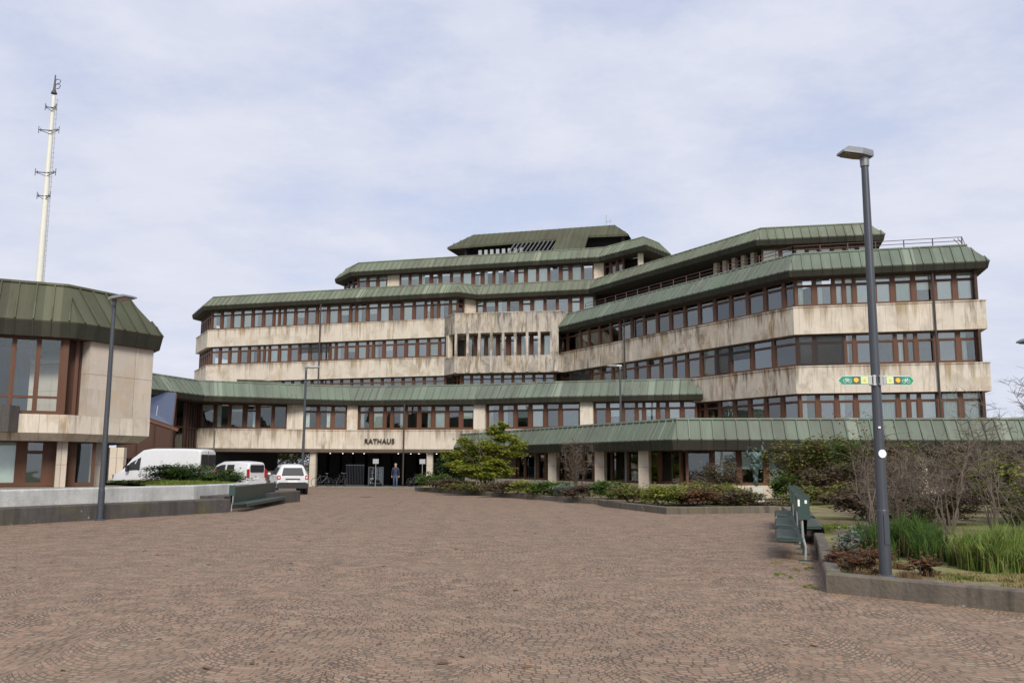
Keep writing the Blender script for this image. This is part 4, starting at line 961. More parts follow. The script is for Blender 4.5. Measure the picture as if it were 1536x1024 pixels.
pel = jt((0, 0, .95), (.155, .105)); sp = jt((0, .0, 1.15), (.145, .10), pel); ch = jt((0, .0, 1.36), (.165, .115), sp); nk = jt((0, .0, 1.50), .058, ch); hb = jt((0, -.02, 1.58), (.066, .075), nk); hm = jt((0, -.015, 1.66), (.074, .092), hb); ht = jt((0, .0, 1.72), (.06, .075), hm)
for sx, ph in ((1, .10), (-1, -.13)):
    sh = jt((.19 * sx, .0, 1.42), .062, ch); el = jt((.25 * sx, .05 * ph / .1 * -.4 + .03, 1.14), .046, sh); wr = jt((.255 * sx, -.06 - ph * .5, .90), .030, el)
    pm = jt((.25 * sx, -.08 - ph * .5, .84), (.024, .038), wr)
    for k, (dy, l) in enumerate(((-.03, .075), (-.01, .088), (.01, .083), (.03, .066))):
        f1 = jt((.25 * sx, -.08 - ph * .5 + dy, .79), .0095, pm); jt((.238 * sx, -.09 - ph * .5 + dy, .79 - l * .55), .008, f1)
    t1 = jt((.232 * sx, -.125 - ph * .5, .825), .0105, pm); jt((.225 * sx, -.14 - ph * .5, .785), .009, t1)
    hp = jt((.095 * sx, .0, .90), (.095, .10), pel); kn = jt((.10 * sx, -.04 - ph * .9, .50), .066, hp); an = jt((.10 * sx, .02 - ph * 1.4, .09), .042, kn); he = jt((.10 * sx, -.02 - ph * 1.4, .045), (.045, .04), an); jt((.105 * sx, -.17 - ph * 1.4, .035), (.042, .03), he)
pm_ = skinned('person', V, Ed, Rd, ['skin', 'jacket', 'jeans', 'shoe'], (0, 0, 0))
for p in pm_.polygons:
    c_ = p.center; r = 0
    if c_.z < .085: r = 3
    elif c_.z < .93 and abs(c_.x) < .2: r = 2
    elif c_.z < 1.50 and c_.z > .90: r = 1
    p.material_index = r
    p.use_smooth = True
po = bpy.data.objects.new('person', pm_); COL.objects.link(po); po.location = (-8.22, 63.6, 0.0); po.rotation_euler = (0, 0, .1)
tag(po, 'person in a dark blue jacket and jeans walking out of the dark passage', 'person')
mb = MB(); mb.lathe([(.088, 0), (.098, .05), (.085, .10), (.03, .135)], (0, .022, 1.645), 14); h_ = mb.build('hair', 'hair'); h_.parent = po
mb = MB(); mb.lathe([(.012, 0), (.018, .015), (.006, .05)], (0, -.112, 1.625), 8); 
for sx in (-1, 1): mb.lathe([(.006, 0), (.012, .008), (.006, .016)], (.032 * sx, -.098, 1.667), 8); mb.lathe([(.008, -.03), (.016, 0), (.008, .03)], (.082 * sx, .0, 1.65), 6)
mb.box(-.025, .025, -.108, -.098, 1.598, 1.606); f_ = mb.build('face', 'skin'); f_.parent = po
# bronze statue on its plinth
V, Ed, Rd = [], [], []
p0 = jt((0, 0, .95), (.17, .15)); a1 = jt((.0, 0, .45), (.13, .12), p0); jt((.02, .0, .02), (.13, .11), a1); c1_ = jt((.02, -.02, 1.35), (.24, .17), p0); n1_ = jt((.02, -.02, 1.62), .07, c1_); jt((.02, -.05, 1.82), (.10, .11), n1_)
s1 = jt((.27, 0, 1.50), .10, c1_); e1 = jt((.36, -.05, 1.72), .075, s1); w1 = jt((.38, -.05, 1.98), .045, e1); jt((.38, -.06, 2.1), .03, w1)
s2 = jt((-.22, 0, 1.50), .10, c1_); e2 = jt((-.42, -.08, 1.42), .075, s2); w2 = jt((-.36, -.12, 1.70), .05, e2); jt((-.37, -.13, 1.86), .03, w2)
d1 = jt((.22, .05, 1.02), (.14, .10), p0); jt((.30, .06, 1.15), .08, d1); d2 = jt((-.2, .03, 1.05), (.13, .10), p0); jt((-.22, .02, .72), .06, d2)
m_ = skinned('statue_figure', V, Ed, Rd, ['bronze'], None, sub=3)
for v in m_.vertices: v.co.x += .02 * sin(v.co.z * 23 + v.co.y * 9); v.co.y += .02 * sin(v.co.z * 17 + v.co.x * 21)
st = empty('statue', (10.15, 37.2, .12), 'green bronze statue with raised arms on a pale stone plinth among the shrubs', 'statue')
so_ = bpy.data.objects.new('figure', m_); COL.objects.link(so_); so_.parent = st; so_.location = (-.02, 0, .72); so_.scale = (.86, .86, .90)
mb = MB(); mb.box(9.92, 10.40, 36.97, 37.42, .1, .84); mb.build('plinth', 'plinth_stone', st)

# ------------------------------------------------------------------ vehicles: one lofted shell, panes and lamps laid on it
class Car:
    """stations: (x, half widths at sill/belt/roof, z of sill, belt, roof); x runs from the tail (0) to the nose"""
    def __init__(s, e, st): s.e = e; s.st = st
    def at(s, x):
        st = s.st
        for a, b in zip(st[:-1], st[1:]):
            if a[0] <= x <= b[0]: f = (x - a[0]) / (b[0] - a[0]); return [p + (q - p) * f for p, q in zip(a, b)]
        return st[-1]
    def ring(s, x, k=1.):
        _, ws, wb, wr, z0, zb, zr = s.at(x); r = min(.10, (zr - zb) * .35 + .01)
        return [(ws * .90, z0), (ws, z0 + .06), (wb + .012, z0 + (zb - z0) * .55), (wb, zb), (wr + (wb - wr) * .10 , zr - r), (wr - .05, zr - .03), (wr * .62, zr), (0, zr + .012)]
    def side(s, x, f):   # f 0..1 from belt to the roof edge
        q = s.ring(x); a, b = q[3], q[4]; return (a[0] + (b[0] - a[0]) * f, a[1] + (b[1] - a[1]) * f)
    def body(s, mat='car_white'):
        mb = MB(); R_ = []
        for t_ in s.st:
            r = s.ring(t_[0]); full = [(t_[0], y, z) for y, z in r] + [(t_[0], -y, z) for y, z in r[-2::-1]]; R_.append(full)
        n = len(R_[0])
        for a, b in zip(R_[:-1], R_[1:]):
            for i in range(n - 1): mb.face([a[i], a[i + 1], b[i + 1], b[i]])
            mb.face([a[n - 1], a[0], b[0], b[n - 1]])
        mb.face(R_[0]); mb.face(R_[-1][::-1])
        me = mb.mesh('body', [mat]); o = bpy.data.objects.new('body', me); COL.objects.link(o); o.parent = s.e
        for p in me.polygons: p.use_smooth = True
        import bmesh as bm_
        b = bm_.new(); b.from_mesh(me); bm_.ops.remove_doubles(b, verts=b.verts, dist=.0005); bm_.ops.recalc_face_normals(b, faces=b.faces); b.to_mesh(me); b.free()
        for p in me.polygons: p.use_smooth = True
        bv = o.modifiers.new('bevel', 'BEVEL'); bv.width = .035; bv.segments = 3; bv.limit_method = 'ANGLE'; bv.angle_limit = radians(28)
        s.b = o; return o
    def spane(s, name, x0, x1, f0, f1, mat, side, par=None, skew=0.):
        mb = MB(); n = 5
        for i in range(n):
            xa, xb = x0 + (x1 - x0) * i / n, x0 + (x1 - x0) * (i + 1) / n
            q = []
            for x, f in ((xa, f0), (xb, f0), (xb, f1), (xa, f1)):
                y, z = s.side(x + skew * f, f); q.append((x + skew * f, (y + .022) * side, z))
            if side < 0: q = q
            else: q = q[::-1]
            mb.face(q); mb.face([(p[0], p[1] - .03 * side, p[2]) for p in q][::-1])
        return mb.build(name, mat, par or s.e)
    def wheel(s, x, y, r=.33, w=.21):
        mb = MB(); sd = 1 if y > 0 else -1
        mb.lathe([(r * .62, -w / 2), (r * .9, -w / 2), (r, -w * .3), (r, w * .3), (r * .9, w / 2), (r * .62, w / 2)], (x, y, r), 22, axis=(0, sd, 0)); t_ = mb.build('wheel', 'tyre', s.e)
        mb = MB(); mb.lathe([(r * .63, -w / 2 + .02), (r * .63, w / 2 - .03), (r * .5, w / 2 - .05), (r * .18, w / 2 - .03)], (x, y, r), 18, axis=(0, sd, 0)); mb.build('rim', 'rim', t_)
        mb = MB(); mb.lathe([(r * 1.16, -.12), (r * 1.16, .035)], (x, y + sd * (w / 2 - .03), r + .01), 22, axis=(0, sd, 0)); mb.build('wheel_arch', 'car_black', s.e)
        return t_
def rear(e, poly, x, name, mat, th=.014, par=None):
    """flat patch on the tail; poly = (y, z) as seen from behind, x(z) gives the tail surface"""
    mb = MB(); q = [(x(z) - th, y, z) for y, z in poly]; b = [(x(z) + .012, y, z) for y, z in poly]
    mb.face(q); mb.face(b[::-1])
    for i in range(len(q)): j = (i + 1) % len(q); mb.face([q[i], b[i], b[j], q[j]])
    return mb.build(name, mat, par or e)
def rr(y0, y1, z0, z1, r=.06, n=4):
    out = []
    for cy, cz, a0 in ((y1 - r, z1 - r, 0), (y0 + r, z1 - r, 90), (y0 + r, z0 + r, 180), (y1 - r, z0 + r, 270)):
        for i in range(n + 1): a = radians(a0 + 90 * i / n); out.append((cy + r * cos(a), cz + r * sin(a)))
    return out
# compact off-road car, seen from behind
h_ = Vector((-.36, .93)).normalized(); rz = atan2(h_.y, h_.x)
e = local(empty('parked_car', (-12.15, 49.9, 0), 'white compact off-road car with dark plastic bumper, parked tail towards the plaza', 'car', None, rz))
c = Car(e, [(0, .72, .80, .60, .42, .98, 1.02), (.06, .84, .86, .62, .36, 1.02, 1.12), (.30, .885, .885, .60, .34, 1.05, 1.62), (.75, .90, .895, .62, .33, 1.06, 1.69), (1.7, .90, .90, .62, .33, 1.06, 1.68), (2.35, .90, .895, .60, .33, 1.05, 1.60), (3.05, .90, .88, .62, .33, 1.03, 1.10), (3.7, .89, .86, .60, .34, 1.0, 1.03), (4.2, .82, .78, .55, .36, .85, .92), (4.33, .68, .66, .5, .42, .72, .76)])
c.body()
xt = lambda z: .0 if z < .98 else (z - .98) * .42 + .02
rear(e, [(-.60, 1.08), (.60, 1.08), (.50, 1.48), (-.50, 1.48)], lambda z: .0 + (z - 1.04) * .40, 'rear_window', 'car_black', .05)
rear(e, rr(-.86, .86, .36, .62, .06), lambda z: -.03, 'rear_bumper', 'car_black', .05)
rear(e, [(-.86, .60), (.86, .60), (.72, .68), (-.72, .68)], lambda z: -.0, 'bumper_trim', 'car_black', .03)
rear(e, rr(-.40, .40, .83, .89, .02), lambda z: -.0, 'tailgate_bar', 'car_black', .03)
pl_ = rear(e, rr(-.27, .27, .68, .80, .01), lambda z: -.0, 'number_plate', 'plate', .035)
for sy in (-1, 1):
    t_ = rear(e, [(sy * .76 + y, z) for y, z in rr(-.095, .095, .84, 1.06, .04)], lambda z: .035, 'tail_light', 'tail_red', .05); rear(e, [(sy * .76 + y, z) for y, z in rr(-.05, .05, .90, 1.0, .02)], lambda z: .03, 'lens', 'car_white', .056, t_)
    c.spane('side_window', .45, 1.25, .10, .86, 'car_black', sy); c.spane('side_window', 1.32, 2.30, .08, .88, 'car_black', sy, skew=.0)
    for x in (.80, 3.45): c.wheel(x, sy * .80, .34)
    mb = MB(); mb.tube([(.7, sy * .60, 1.70), (.85, sy * .60, 1.75), (1.9, sy * .60, 1.745), (2.1, sy * .60, 1.68)], .018, 6); mb.build('roof_rail', 'car_black', e)
    mb = MB(); mb.lathe([(.02, -.09), (.085, -.06), (.085, .05), (.03, .09)], (2.72, sy * 1.0, 1.12), 10, axis=(0, 1, .2)); mb.build('wing_mirror', 'car_white', e)
    mb = MB(); mb.box(.9, 3.3, sy * .9 - .01, sy * .9 + .012, .33, .46); mb.build('sill_trim', 'car_black', e)
mb = MB(); mb.tube([(.55, 0, 1.68), (.30, 0, 1.88)], .006, 5); mb.build('aerial', 'car_black', e)
# large delivery van
h_ = Vector((-.985, .17)).normalized(); rz = atan2(h_.y, h_.x)
e = local(empty('delivery_van', (-17.35, 51.2, 0), 'large white high-roof delivery van with dark front end behind the low junipers', 'van', None, rz))
c = Car(e, [(0, .90, .90, .82, .42, 1.30, 2.38), (.10, .99, .99, .86, .38, 1.30, 2.50), (1.2, 1.0, 1.0, .86, .36, 1.30, 2.54), (3.0, 1.0, 1.0, .86, .36, 1.30, 2.54), (3.55, 1.0, 1.0, .85, .36, 1.30, 2.46), (4.25, 1.0, .985, .80, .36, 1.27, 2.0), (4.85, 1.0, .95, .74, .36, 1.22, 1.34), (5.25, .97, .90, .70, .38, 1.05, 1.12), (5.42, .86, .80, .62, .42, .80, .86)])
c.body()
for y0, y1 in ((-.80, -.04), (.04, .80)): rear(e, rr(y0, y1, 1.38, 2.20, .09), lambda z: .0 + max(0, z - 1.3) * .01, 'rear_window', 'car_black', .035)
rear(e, rr(-.95, .95, .40, .58, .05), lambda z: -.03, 'rear_bumper', 'car_black', .06)
rear(e, rr(-.012, .012, .6, 2.4, .005), lambda z: -.0, 'door_gap', 'car_black', .012)
for sy in (-1, 1):
    rear(e, [(sy * .90 + y, z) for y, z in rr(-.07, .07, .95, 1.42, .03)], lambda z: .02, 'tail_light', 'tail_red', .05)
    c.spane('side_window', 3.62, 4.42, .03, .72, 'car_black', sy)
    for x in (1.15, 4.55): c.wheel(x, sy * .90, .35, .23)
    mb = MB(); mb.box(1.6, 4.1, sy * 1.0 - .01, sy * 1.0 + .022, .62, .76); mb.build('side_trim', 'car_black', e)
    mb = MB(); mb.box(4.25, 4.38, sy * 1.05 - .0, sy * 1.22, 1.22, 1.58) if sy > 0 else mb.box(4.25, 4.38, -1.22, -1.05, 1.22, 1.58); mb.build('wing_mirror', 'car_black', e)
    mb = MB(); mb.box(3.50, 3.515, sy * 1.0 - .006, sy * 1.0 + .014, .5, 1.3); mb.build('door_gap', 'car_black', e)
mb = MB(); mb.face([(4.30, -.74, 1.95), (4.30, .74, 1.95), (4.86, .70, 1.35), (4.86, -.70, 1.35)][::-1]); mb.face([(4.32, -.74, 1.99), (4.32, .74, 1.99), (4.90, .70, 1.38), (4.90, -.70, 1.38)][::-1]); mb.build('windscreen', 'car_black', e)
mb = MB(); mb.box(5.36, 5.50, -.86, .86, .36, .74); mb.build('front_bumper', 'car_black', e)
for sy in (-1, 1): mb = MB(); mb.box(5.16, 5.38, sy * .72 - .16, sy * .72 + .16, .84, 1.04); mb.build('headlight', 'lens', e)
# small panel van behind it
h_ = Vector((-.90, .43)).normalized(); rz = atan2(h_.y, h_.x)
e = local(empty('panel_van', (-16.35, 57.6, 0), 'small white panel van with a red tail light, half hidden behind the large van', 'van', None, rz))
c = Car(e, [(0, .80, .84, .68, .40, 1.05, 1.70), (.08, .88, .89, .70, .36, 1.08, 1.80), (.8, .91, .91, .72, .34, 1.08, 1.86), (2.2, .91, .91, .71, .34, 1.08, 1.84), (2.75, .91, .90, .66, .34, 1.06, 1.66), (3.35, .90, .87, .62, .34, 1.04, 1.14), (3.95, .86, .80, .58, .36, .90, .97), (4.1, .72, .68, .5, .40, .72, .78)])
c.body()
rear(e, rr(-.62, .62, 1.16, 1.62, .08), lambda z: .0, 'rear_window', 'car_black', .04); rear(e, rr(-.84, .84, .38, .62, .05), lambda z: -.02, 'rear_bumper', 'car_white', .06)
rear(e, rr(-.26, .26, .70, .81, .01), lambda z: -.0, 'number_plate', 'plate', .03)
for sy in (-1, 1):
    rear(e, [(sy * .80 + y, z) for y, z in rr(-.09, .09, .82, 1.36, .03)], lambda z: .03, 'tail_light', 'tail_red', .06)
    c.spane('side_window', 1.15, 1.75, .05, .82, 'car_black', sy); c.spane('side_window', 1.9, 2.75, .05, .82, 'car_black', sy)
    for x in (.75, 3.35): c.wheel(x, sy * .80, .32)
# ------------------------------------------------------------------ things in the passage
def bicycle(loc, rz, label):
    e = local(empty('bicycle', loc, label, 'bicycle', 'bicycles parked in the passage', rz))
    for x in (-.52, .52):
        mb = MB(); mb.tube([(x + .33 * cos(2 * pi * i / 20), 0, .34 + .33 * sin(2 * pi * i / 20)) for i in range(21)], .018, 6); wl = mb.build('wheel', 'tyre', e)
        mb = MB()
        for i in range(8): a = pi * i / 4; mb.tube([(x, 0, .34), (x + .32 * cos(a), 0, .34 + .32 * sin(a))], .003, 3)
        mb.build('spokes', 'galvanised', wl)
    mb = MB()
    for p, q in (((-.52, .34), (-.05, .30)), ((-.05, .30), (-.18, .82)), ((-.18, .78), (.36, .78)), ((-.05, .30), (.36, .72)), ((-.52, .34), (-.18, .78)), ((.52, .34), (.33, .95))): mb.tube([(p[0], 0, p[1]), (q[0], 0, q[1])], .018, 6)
    mb.build('frame', 'lamp_metal', e)
    mb = MB(); mb.tube([(.33, -.27, 1.02), (.36, -.1, 1.0), (.33, 0, .96), (.36, .1, 1.0), (.33, .27, 1.02)], .014, 6); mb.build('handlebar', 'galvanised', e)
    mb = MB(); mb.lathe([(.03, 0), (.09, .02), (.08, .06), (.02, .075)], (-.2, 0, .84), 10); mb.build('saddle', 'tyre', e)
    return e
bicycle((-14.2, 67.4, .004), .5, 'bicycle just right of the left passage pillar')
bicycle((-13.1, 69.0, .004), 1.1, 'bicycle deeper in the passage, right of the left pillar')
bicycle((-15.9, 68.2, .004), .9, 'bicycle between the white car and the left passage pillar')
bicycle((-7.2, 68.8, .004), .3, 'bicycle by the right passage pillar, behind the hedge')
def board(loc, label, h=2.1):
    e = local(empty('notice_sign', loc, label, 'sign', 'pale notice signs in the passage')); mb = MB(); mb.tube([(0, .03, 0), (0, .03, h)], .025, 6); mb.build('post', 'galvanised', e); mb = MB(); mb.box(-.22, .22, -.012, .012, h - .36, h); mb.build('panel', 'galvanised', e)
board((-10.35, 68.3, .004), 'small pale notice sign on a post left of the walking person'); board((-6.75, 67.9, .004), 'small pale notice sign on a post beside the right passage pillar')
e = local(empty('display_panel', (-10.45, 69.2, .004), 'upright glazed display panel standing in the dark passage', 'display panel')); mb = MB()
for x in (-.55, .55): mb.box(x - .04, x + .04, -.04, .04, 0, 1.5)
mb.box(-.51, .51, -.03, .03, 1.42, 1.5); mb.box(-.51, .51, -.03, .03, .2, .26); mb.build('frame', 'lamp_metal', e); mb = MB(); mb.box(-.51, .51, -.01, .01, .26, 1.42); mb.build('pane', 'dark_glass', e)
e = local(empty('railing_gate', (-11.9, 68.4, .004), 'dark vertical-bar metal gate in the passage', 'gate')); mb = MB()
for i in range(12): mb.box(-.7 + i * .12, -.68 + i * .12, -.015, .015, .1, 1.6)
mb.build('bars', 'lamp_metal', e); mb = MB(); mb.box(-.75, .68, -.02, .02, 1.6, 1.66); mb.box(-.75, .68, -.02, .02, .06, .12); mb.build('rail', 'lamp_metal', e)

# ------------------------------------------------------------------ plants
def leaves(mb, c, rad, n, size, rng, shell=.55, flat=.5, zmin=None, mi=0, aspect=1.8, droop=0.):
    """leaf-sized faces spread through an ellipsoid, gathered in clumps"""
    clumps = []
    for _ in range(max(4, n // 55)):
        v = Vector((rng.gauss(0, 1), rng.gauss(0, 1), rng.gauss(0, 1))).normalized() * (shell + (1 - shell) * rng.random()) * rng.uniform(.75, 1.08)
        clumps.append(v)
    for i in range(n):
        q = rng.choice(clumps); s = .20
        v = q + Vector((rng.gauss(0, s), rng.gauss(0, s), rng.gauss(0, s * .6)))
        p = Vector((c[0] + v.x * rad[0], c[1] + v.y * rad[1], c[2] + v.z * rad[2]))
        if zmin is not None and p.z < zmin: p.z = zmin + rng.random() * .15
        a = rng.random() * 6.28; u = Vector((cos(a), sin(a), rng.uniform(-flat, flat) - droop)).normalized(); w_ = u.cross(Vector((rng.uniform(-.6, .6), rng.uniform(-.6, .6), 1))).normalized()
        l = size * rng.uniform(.6, 1.3); ww = l / aspect
        mb.face([p - u * l * .5, p + w_ * ww * .5, p + u * l * .5, p - w_ * ww * .5], mi)
def twigs(mb, base, h, spread, n, rng, r=.014, levels=2, mi=0, lean=0., bend=.25):
    tips = []
    for i in range(n):
        a = rng.random() * 6.28; sp_ = spread * rng.uniform(.25, 1.)
        pts = [Vector(base) + Vector((cos(a) * .06, sin(a) * .06, 0))]
        top = Vector(base) + Vector((cos(a) * sp_ + lean, sin(a) * sp_, h * rng.uniform(.65, 1.05)))
        k = 5
        for j in range(1, k + 1):
            f = j / k; p = pts[0].lerp(top, f) + Vector((rng.gauss(0, 1), rng.gauss(0, 1), 0)) * bend * h * .06; p.z = pts[0].z + (top.z - pts[0].z) * (f ** .85); pts.append(p)
        mb.tube(pts, [r * (1 - .8 * j / k) for j in range(k + 1)], 4, mi, False); tips.append(pts[-1])
        if levels > 1:
            for j in range(2, k + 1):
                for _ in range(3 if levels > 2 else 2):
                    p = pts[j]; d = Vector((rng.gauss(0, 1), rng.gauss(0, 1), rng.uniform(.1, 1.3))).normalized() * h * rng.uniform(.10, .26)
                    q = p + d; m_ = p.lerp(q, .5) + Vector((rng.gauss(0, .02), rng.gauss(0, .02), .02)); mb.tube([p, m_, q], [r * .42, r * .32, r * .15], 3, mi, False); tips.append(q)
                    if levels > 2:
                        for _ in range(3): q2 = m_ + Vector((rng.gauss(0, 1), rng.gauss(0, 1), rng.uniform(0, 1))).normalized() * h * .11; mb.tube([m_, q2], [r * .25, r * .1], 3, mi, False); tips.append(q2)
    return tips
def tipleaves(mb, tips, n, size, rng, s=.06, mi=0):
    for t_ in tips:
        for _ in range(n):
            p = t_ + Vector((rng.gauss(0, s), rng.gauss(0, s), rng.gauss(0, s))); a = rng.random() * 6.28; u = Vector((cos(a), sin(a), rng.uniform(-.6, .6))).normalized(); w_ = u.cross(Vector((0, 0, 1))).normalized(); l = size * rng.uniform(.6, 1.3)
            mb.face([p - u * l * .5, p + w_ * l * .3, p + u * l * .5, p - w_ * l * .3], mi)
SEED = [0]
def shrub(x, y, z, rx, ry, rz, mat, n, size, label, name='shrub', cat='shrub', group=None, stems=6, bark='bark', extra=None, flat=.5, shell=.45, aspect=1.8):
    SEED[0] += 1; rng = random.Random(SEED[0] * 13 + 5)
    if y > 32 and rz < .5 and z < .5: rx *= 1.4; ry *= 1.3; rz *= .98; n = int(n * 1.35)
    e = empty(name, (x, y, z), label, cat, group)
    mb = MB(); tw = twigs(mb, (x, y, z), rz * 1.7, max(rx, ry) * .8, stems, rng, .016, 2); mb.build('stems', bark, e)
    n = int(n * 2.6); size *= 1.2; mb = MB(); k = rng.randint(5, 8)
    for i in range(k):
        a = rng.random() * 6.28; q = rng.uniform(.25, .62); fr_ = 1. / k
        leaves(mb, (x + cos(a) * rx * q, y + sin(a) * ry * q, z + rz * rng.uniform(.75, 1.25)), (rx * rng.uniform(.5, .72), ry * rng.uniform(.5, .72), rz * rng.uniform(.65, .95)), int(n * fr_), size, rng, shell, flat, zmin=z + .02, aspect=aspect)
    tipleaves(mb, tw, 3, size, rng, .08)
    if extra:
        mats = [mat, extra]; leaves(mb, (x, y, z + rz * 1.25), (rx * .85, ry * .85, rz * .7), n // 3, size, rng, .7, flat, zmin=z, mi=1)
    else: mats = [mat]
    mb.build('foliage', mats, e); return e
def grass(name, cx, cy, rx, ry, z, n, h, mat, label, rng, cat='grass', w=.012):
    mb = MB(); tuft = [(rng.random() * 6.28, sqrt(rng.random()) * 1.02, rng.uniform(.6, 1.12)) for _ in range(max(6, n // 90))]
    for i in range(n):
        a, r, th = rng.choice(tuft); r += rng.gauss(0, .06); a += rng.gauss(0, .09); x = cx + cos(a) * r * rx; y = cy + sin(a) * r * ry; dead = rng.random() < .13
        hh = h * th * rng.uniform(.45, 1.1) * (1 - .40 * min(1.2, r) ** 2) * (.8 if dead else 1)
        b = rng.random() * 6.28; k = rng.uniform(.05, .45) if not dead else rng.uniform(.3, 1.0); lx, ly = cos(b) * hh * k, sin(b) * hh * k; c_ = rng.random() * 3.14; wx, wy = cos(c_) * w, sin(c_) * w; mi = 1 if dead else 0
        m0 = (x + lx * .3, y + ly * .3, z + hh * .62); zt = z + hh * (1 - k * .25)
        mb.face([(x - wx, y - wy, z), (x + wx, y + wy, z), (m0[0] + wx * .8, m0[1] + wy * .8, m0[2]), (m0[0] - wx * .8, m0[1] - wy * .8, m0[2])], mi); mb.face([(m0[0] - wx * .8, m0[1] - wy * .8, m0[2]), (m0[0] + wx * .8, m0[1] + wy * .8, m0[2]), (x + lx, y + ly, zt)], mi)
    o = mb.build(name, [mat, 'straw'], None, origin=(cx, cy, z)); tag(o, label, cat); o['kind'] = 'stuff'; return o
rng = random.Random(3)
Zs = .2
# maple by the passage: spreading layers
e = empty('maple_bush', (-1.4, 51.5, Zs), 'wide yellow-green maple bush with layered foliage beside the passage entrance', 'bush')
mb = MB(); tips = twigs(mb, (-1.4, 51.5, Zs), 3.4, 1.9, 9, rng, .05, 2, bend=.5); mb.build('trunk', 'bark', e)
mb = MB()
for (dx, dy, z, r) in ((-1.6, 0, 1.5, 1.0), (-.9, -.5, 1.2, 1.1), (-.3, .2, 1.9, 1.1), (.5, -.3, 1.55, 1.0), (1.2, .2, 2.2, .95), (.2, 0, 2.55, 1.0), (-.8, .2, 2.35, .95), (1.0, .1, 3.05, .75), (.4, .2, 3.4, .6), (-1.9, .2, 2.0, .7), (1.75, 0, 2.6, .55), (.9, -.4, 1.1, .8), (-.2, -.5, .9, .9), (1.0, .2, 3.75, .35), (-1.3, .1, 2.75, .55)):
    leaves(mb, (-1.4 + dx, 51.5 + dy, Zs + z), (r, r * .85, .36), int(2500 * r), .15, rng, .3, .35, aspect=1.5)
mb.build('crown', 'leaf_maple', e)
S_ = shrub
S_(-4.9, 57.2, Zs, 1.25, 1.0, .50, 'leaf_green', 1500, .13, 'spreading fresh green hedge at the left end of the long kerb')
S_(-4.2, 59.0, Zs, 1.2, 1.0, 1.0, 'leaf_dark', 1100, .15, 'dark green shrub behind the fresh hedge, left of the maple')
S_(-3.6, 55.5, Zs, 1.4, 1.0, .34, 'leaf_brown', 1100, .12, 'low brownish shrub under the left side of the maple')
S_(-2.0, 50.8, Zs, 1.6, .9, .30, 'leaf_olive', 1100, .12, 'low olive ground-cover shrub at the kerb under the maple')
S_(.2, 47.4, Zs, 1.1, .8, .34, 'leaf_brown', 800, .12, 'low brown twiggy shrub between the maple and the light green hedge')
S_(2.1, 45.0, Zs, 1.0, .9, .40, 'leaf_green', 1000, .12, 'low light green hedge in front of the leftmost stone pillar')
S_(1.0, 46.2, Zs, .8, .7, .38, 'leaf_yellow', 600, .12, 'small yellow-green shrub at the kerb right of the maple')
e = S_(2.6, 42.6, Zs, .7, .6, .32, 'leaf_grey', 500, .11, 'small grey-leaved plant beside the kerb below the blossoming shrub')
S_(3.35, 41.2, Zs, .75, .6, .40, 'leaf_purple', 700, .10, 'purple-brown low shrub left of the bright green round shrub')
S_(4.55, 40.6, Zs, .85, .7, .45, 'leaf_green', 1100, .11, 'bright green round shrub beside the slim lamp of the low wing')
e = empty('blossom_shrub', (3.3, 45.2, Zs), 'nearly bare shrub with pale brown blossom in front of a stone pillar', 'shrub')
mb = MB(); tips = twigs(mb, (3.3, 45.2, Zs), 2.5, .95, 8, rng, .025, 3); mb.build('stems', 'bark', e); mb = MB(); tipleaves(mb, tips, 5, .07, rng, .09); mb.build('blossom', 'blossom', e)
# hedge in front of the garden wing
for i, (x, y, rx, mt, n, h, lab) in enumerate(((4.9, 37.0, .9, 'leaf_olive', 900, .36, 'low olive hedge shrub at the left end of the bed with the statue'), (5.7, 34.4, .95, 'leaf_yellow', 1100, .40, 'yellow-green hedge shrub at the kerb corner'), (6.9, 33.9, .8, 'leaf_rust', 900, .34, 'rust-coloured low shrub at the kerb in front of the pillars'), (7.6, 35.3, 1.1, 'leaf_olive', 1300, .44, 'olive hedge shrub behind the rust-coloured one'), (8.3, 34.2, .8, 'leaf_brown', 900, .34, 'brown twiggy low shrub left of the statue plinth'), (8.2, 36.0, .95, 'leaf_yellow', 1300, .46, 'wide yellow-olive hedge shrub left of the statue'), (11.7, 35.4, .8, 'leaf_olive', 1000, .42, 'olive low shrub right of the statue plinth'), (10.1, 34.5, .7, 'leaf_brown', 500, .08, 'brown low ground-cover shrub in front of the statue plinth'))):
    S_(x, y, Zs, rx, .85, h, mt, n, .10, lab, group='low hedge shrubs by the statue')
S_(11.2, 36.6, Zs, .7, .6, .70, 'leaf_green', 800, .12, 'fresh green shrub directly right of the statue')
S_(8.9, 38.8, Zs, 1.1, .8, .95, 'leaf_brown', 1200, .10, 'brown twiggy shrub behind the statue on its left')
S_(12.5, 39.0, Zs, 1.5, 1.0, 1.40, 'leaf_olive', 2600, .13, 'tall olive shrub behind the statue on its right')
S_(14.0, 38.6, Zs, 1.7, 1.1, 1.42, 'leaf_olive', 2800, .13, 'tall mixed green shrub under the low copper roof', extra='leaf_green')
S_(12.6, 36.0, Zs, 1.3, .9, .95, 'leaf_brown', 1800, .11, 'brown leafless-looking shrub in front of the tall olive ones')
S_(14.4, 35.4, Zs, 1.4, .9, 1.05, 'leaf_purple', 1800, .11, 'dark purplish shrub behind the row of benches')
S_(12.6, 33.0, Zs, 1.0, .8, .50, 'leaf_yellow', 1000, .12, 'yellow-green low shrub behind the farthest bench')
S_(16.2, 37.2, Zs, 1.6, 1.0, 1.30, 'leaf_brown', 2300, .12, 'large brown shrub right of the mixed green one', extra='leaf_olive')
S_(18.6, 37.0, Zs, 1.6, 1.0, 1.30, 'leaf_olive', 2200, .12, 'large olive-brown shrub behind the near lamp post', extra='leaf_brown')
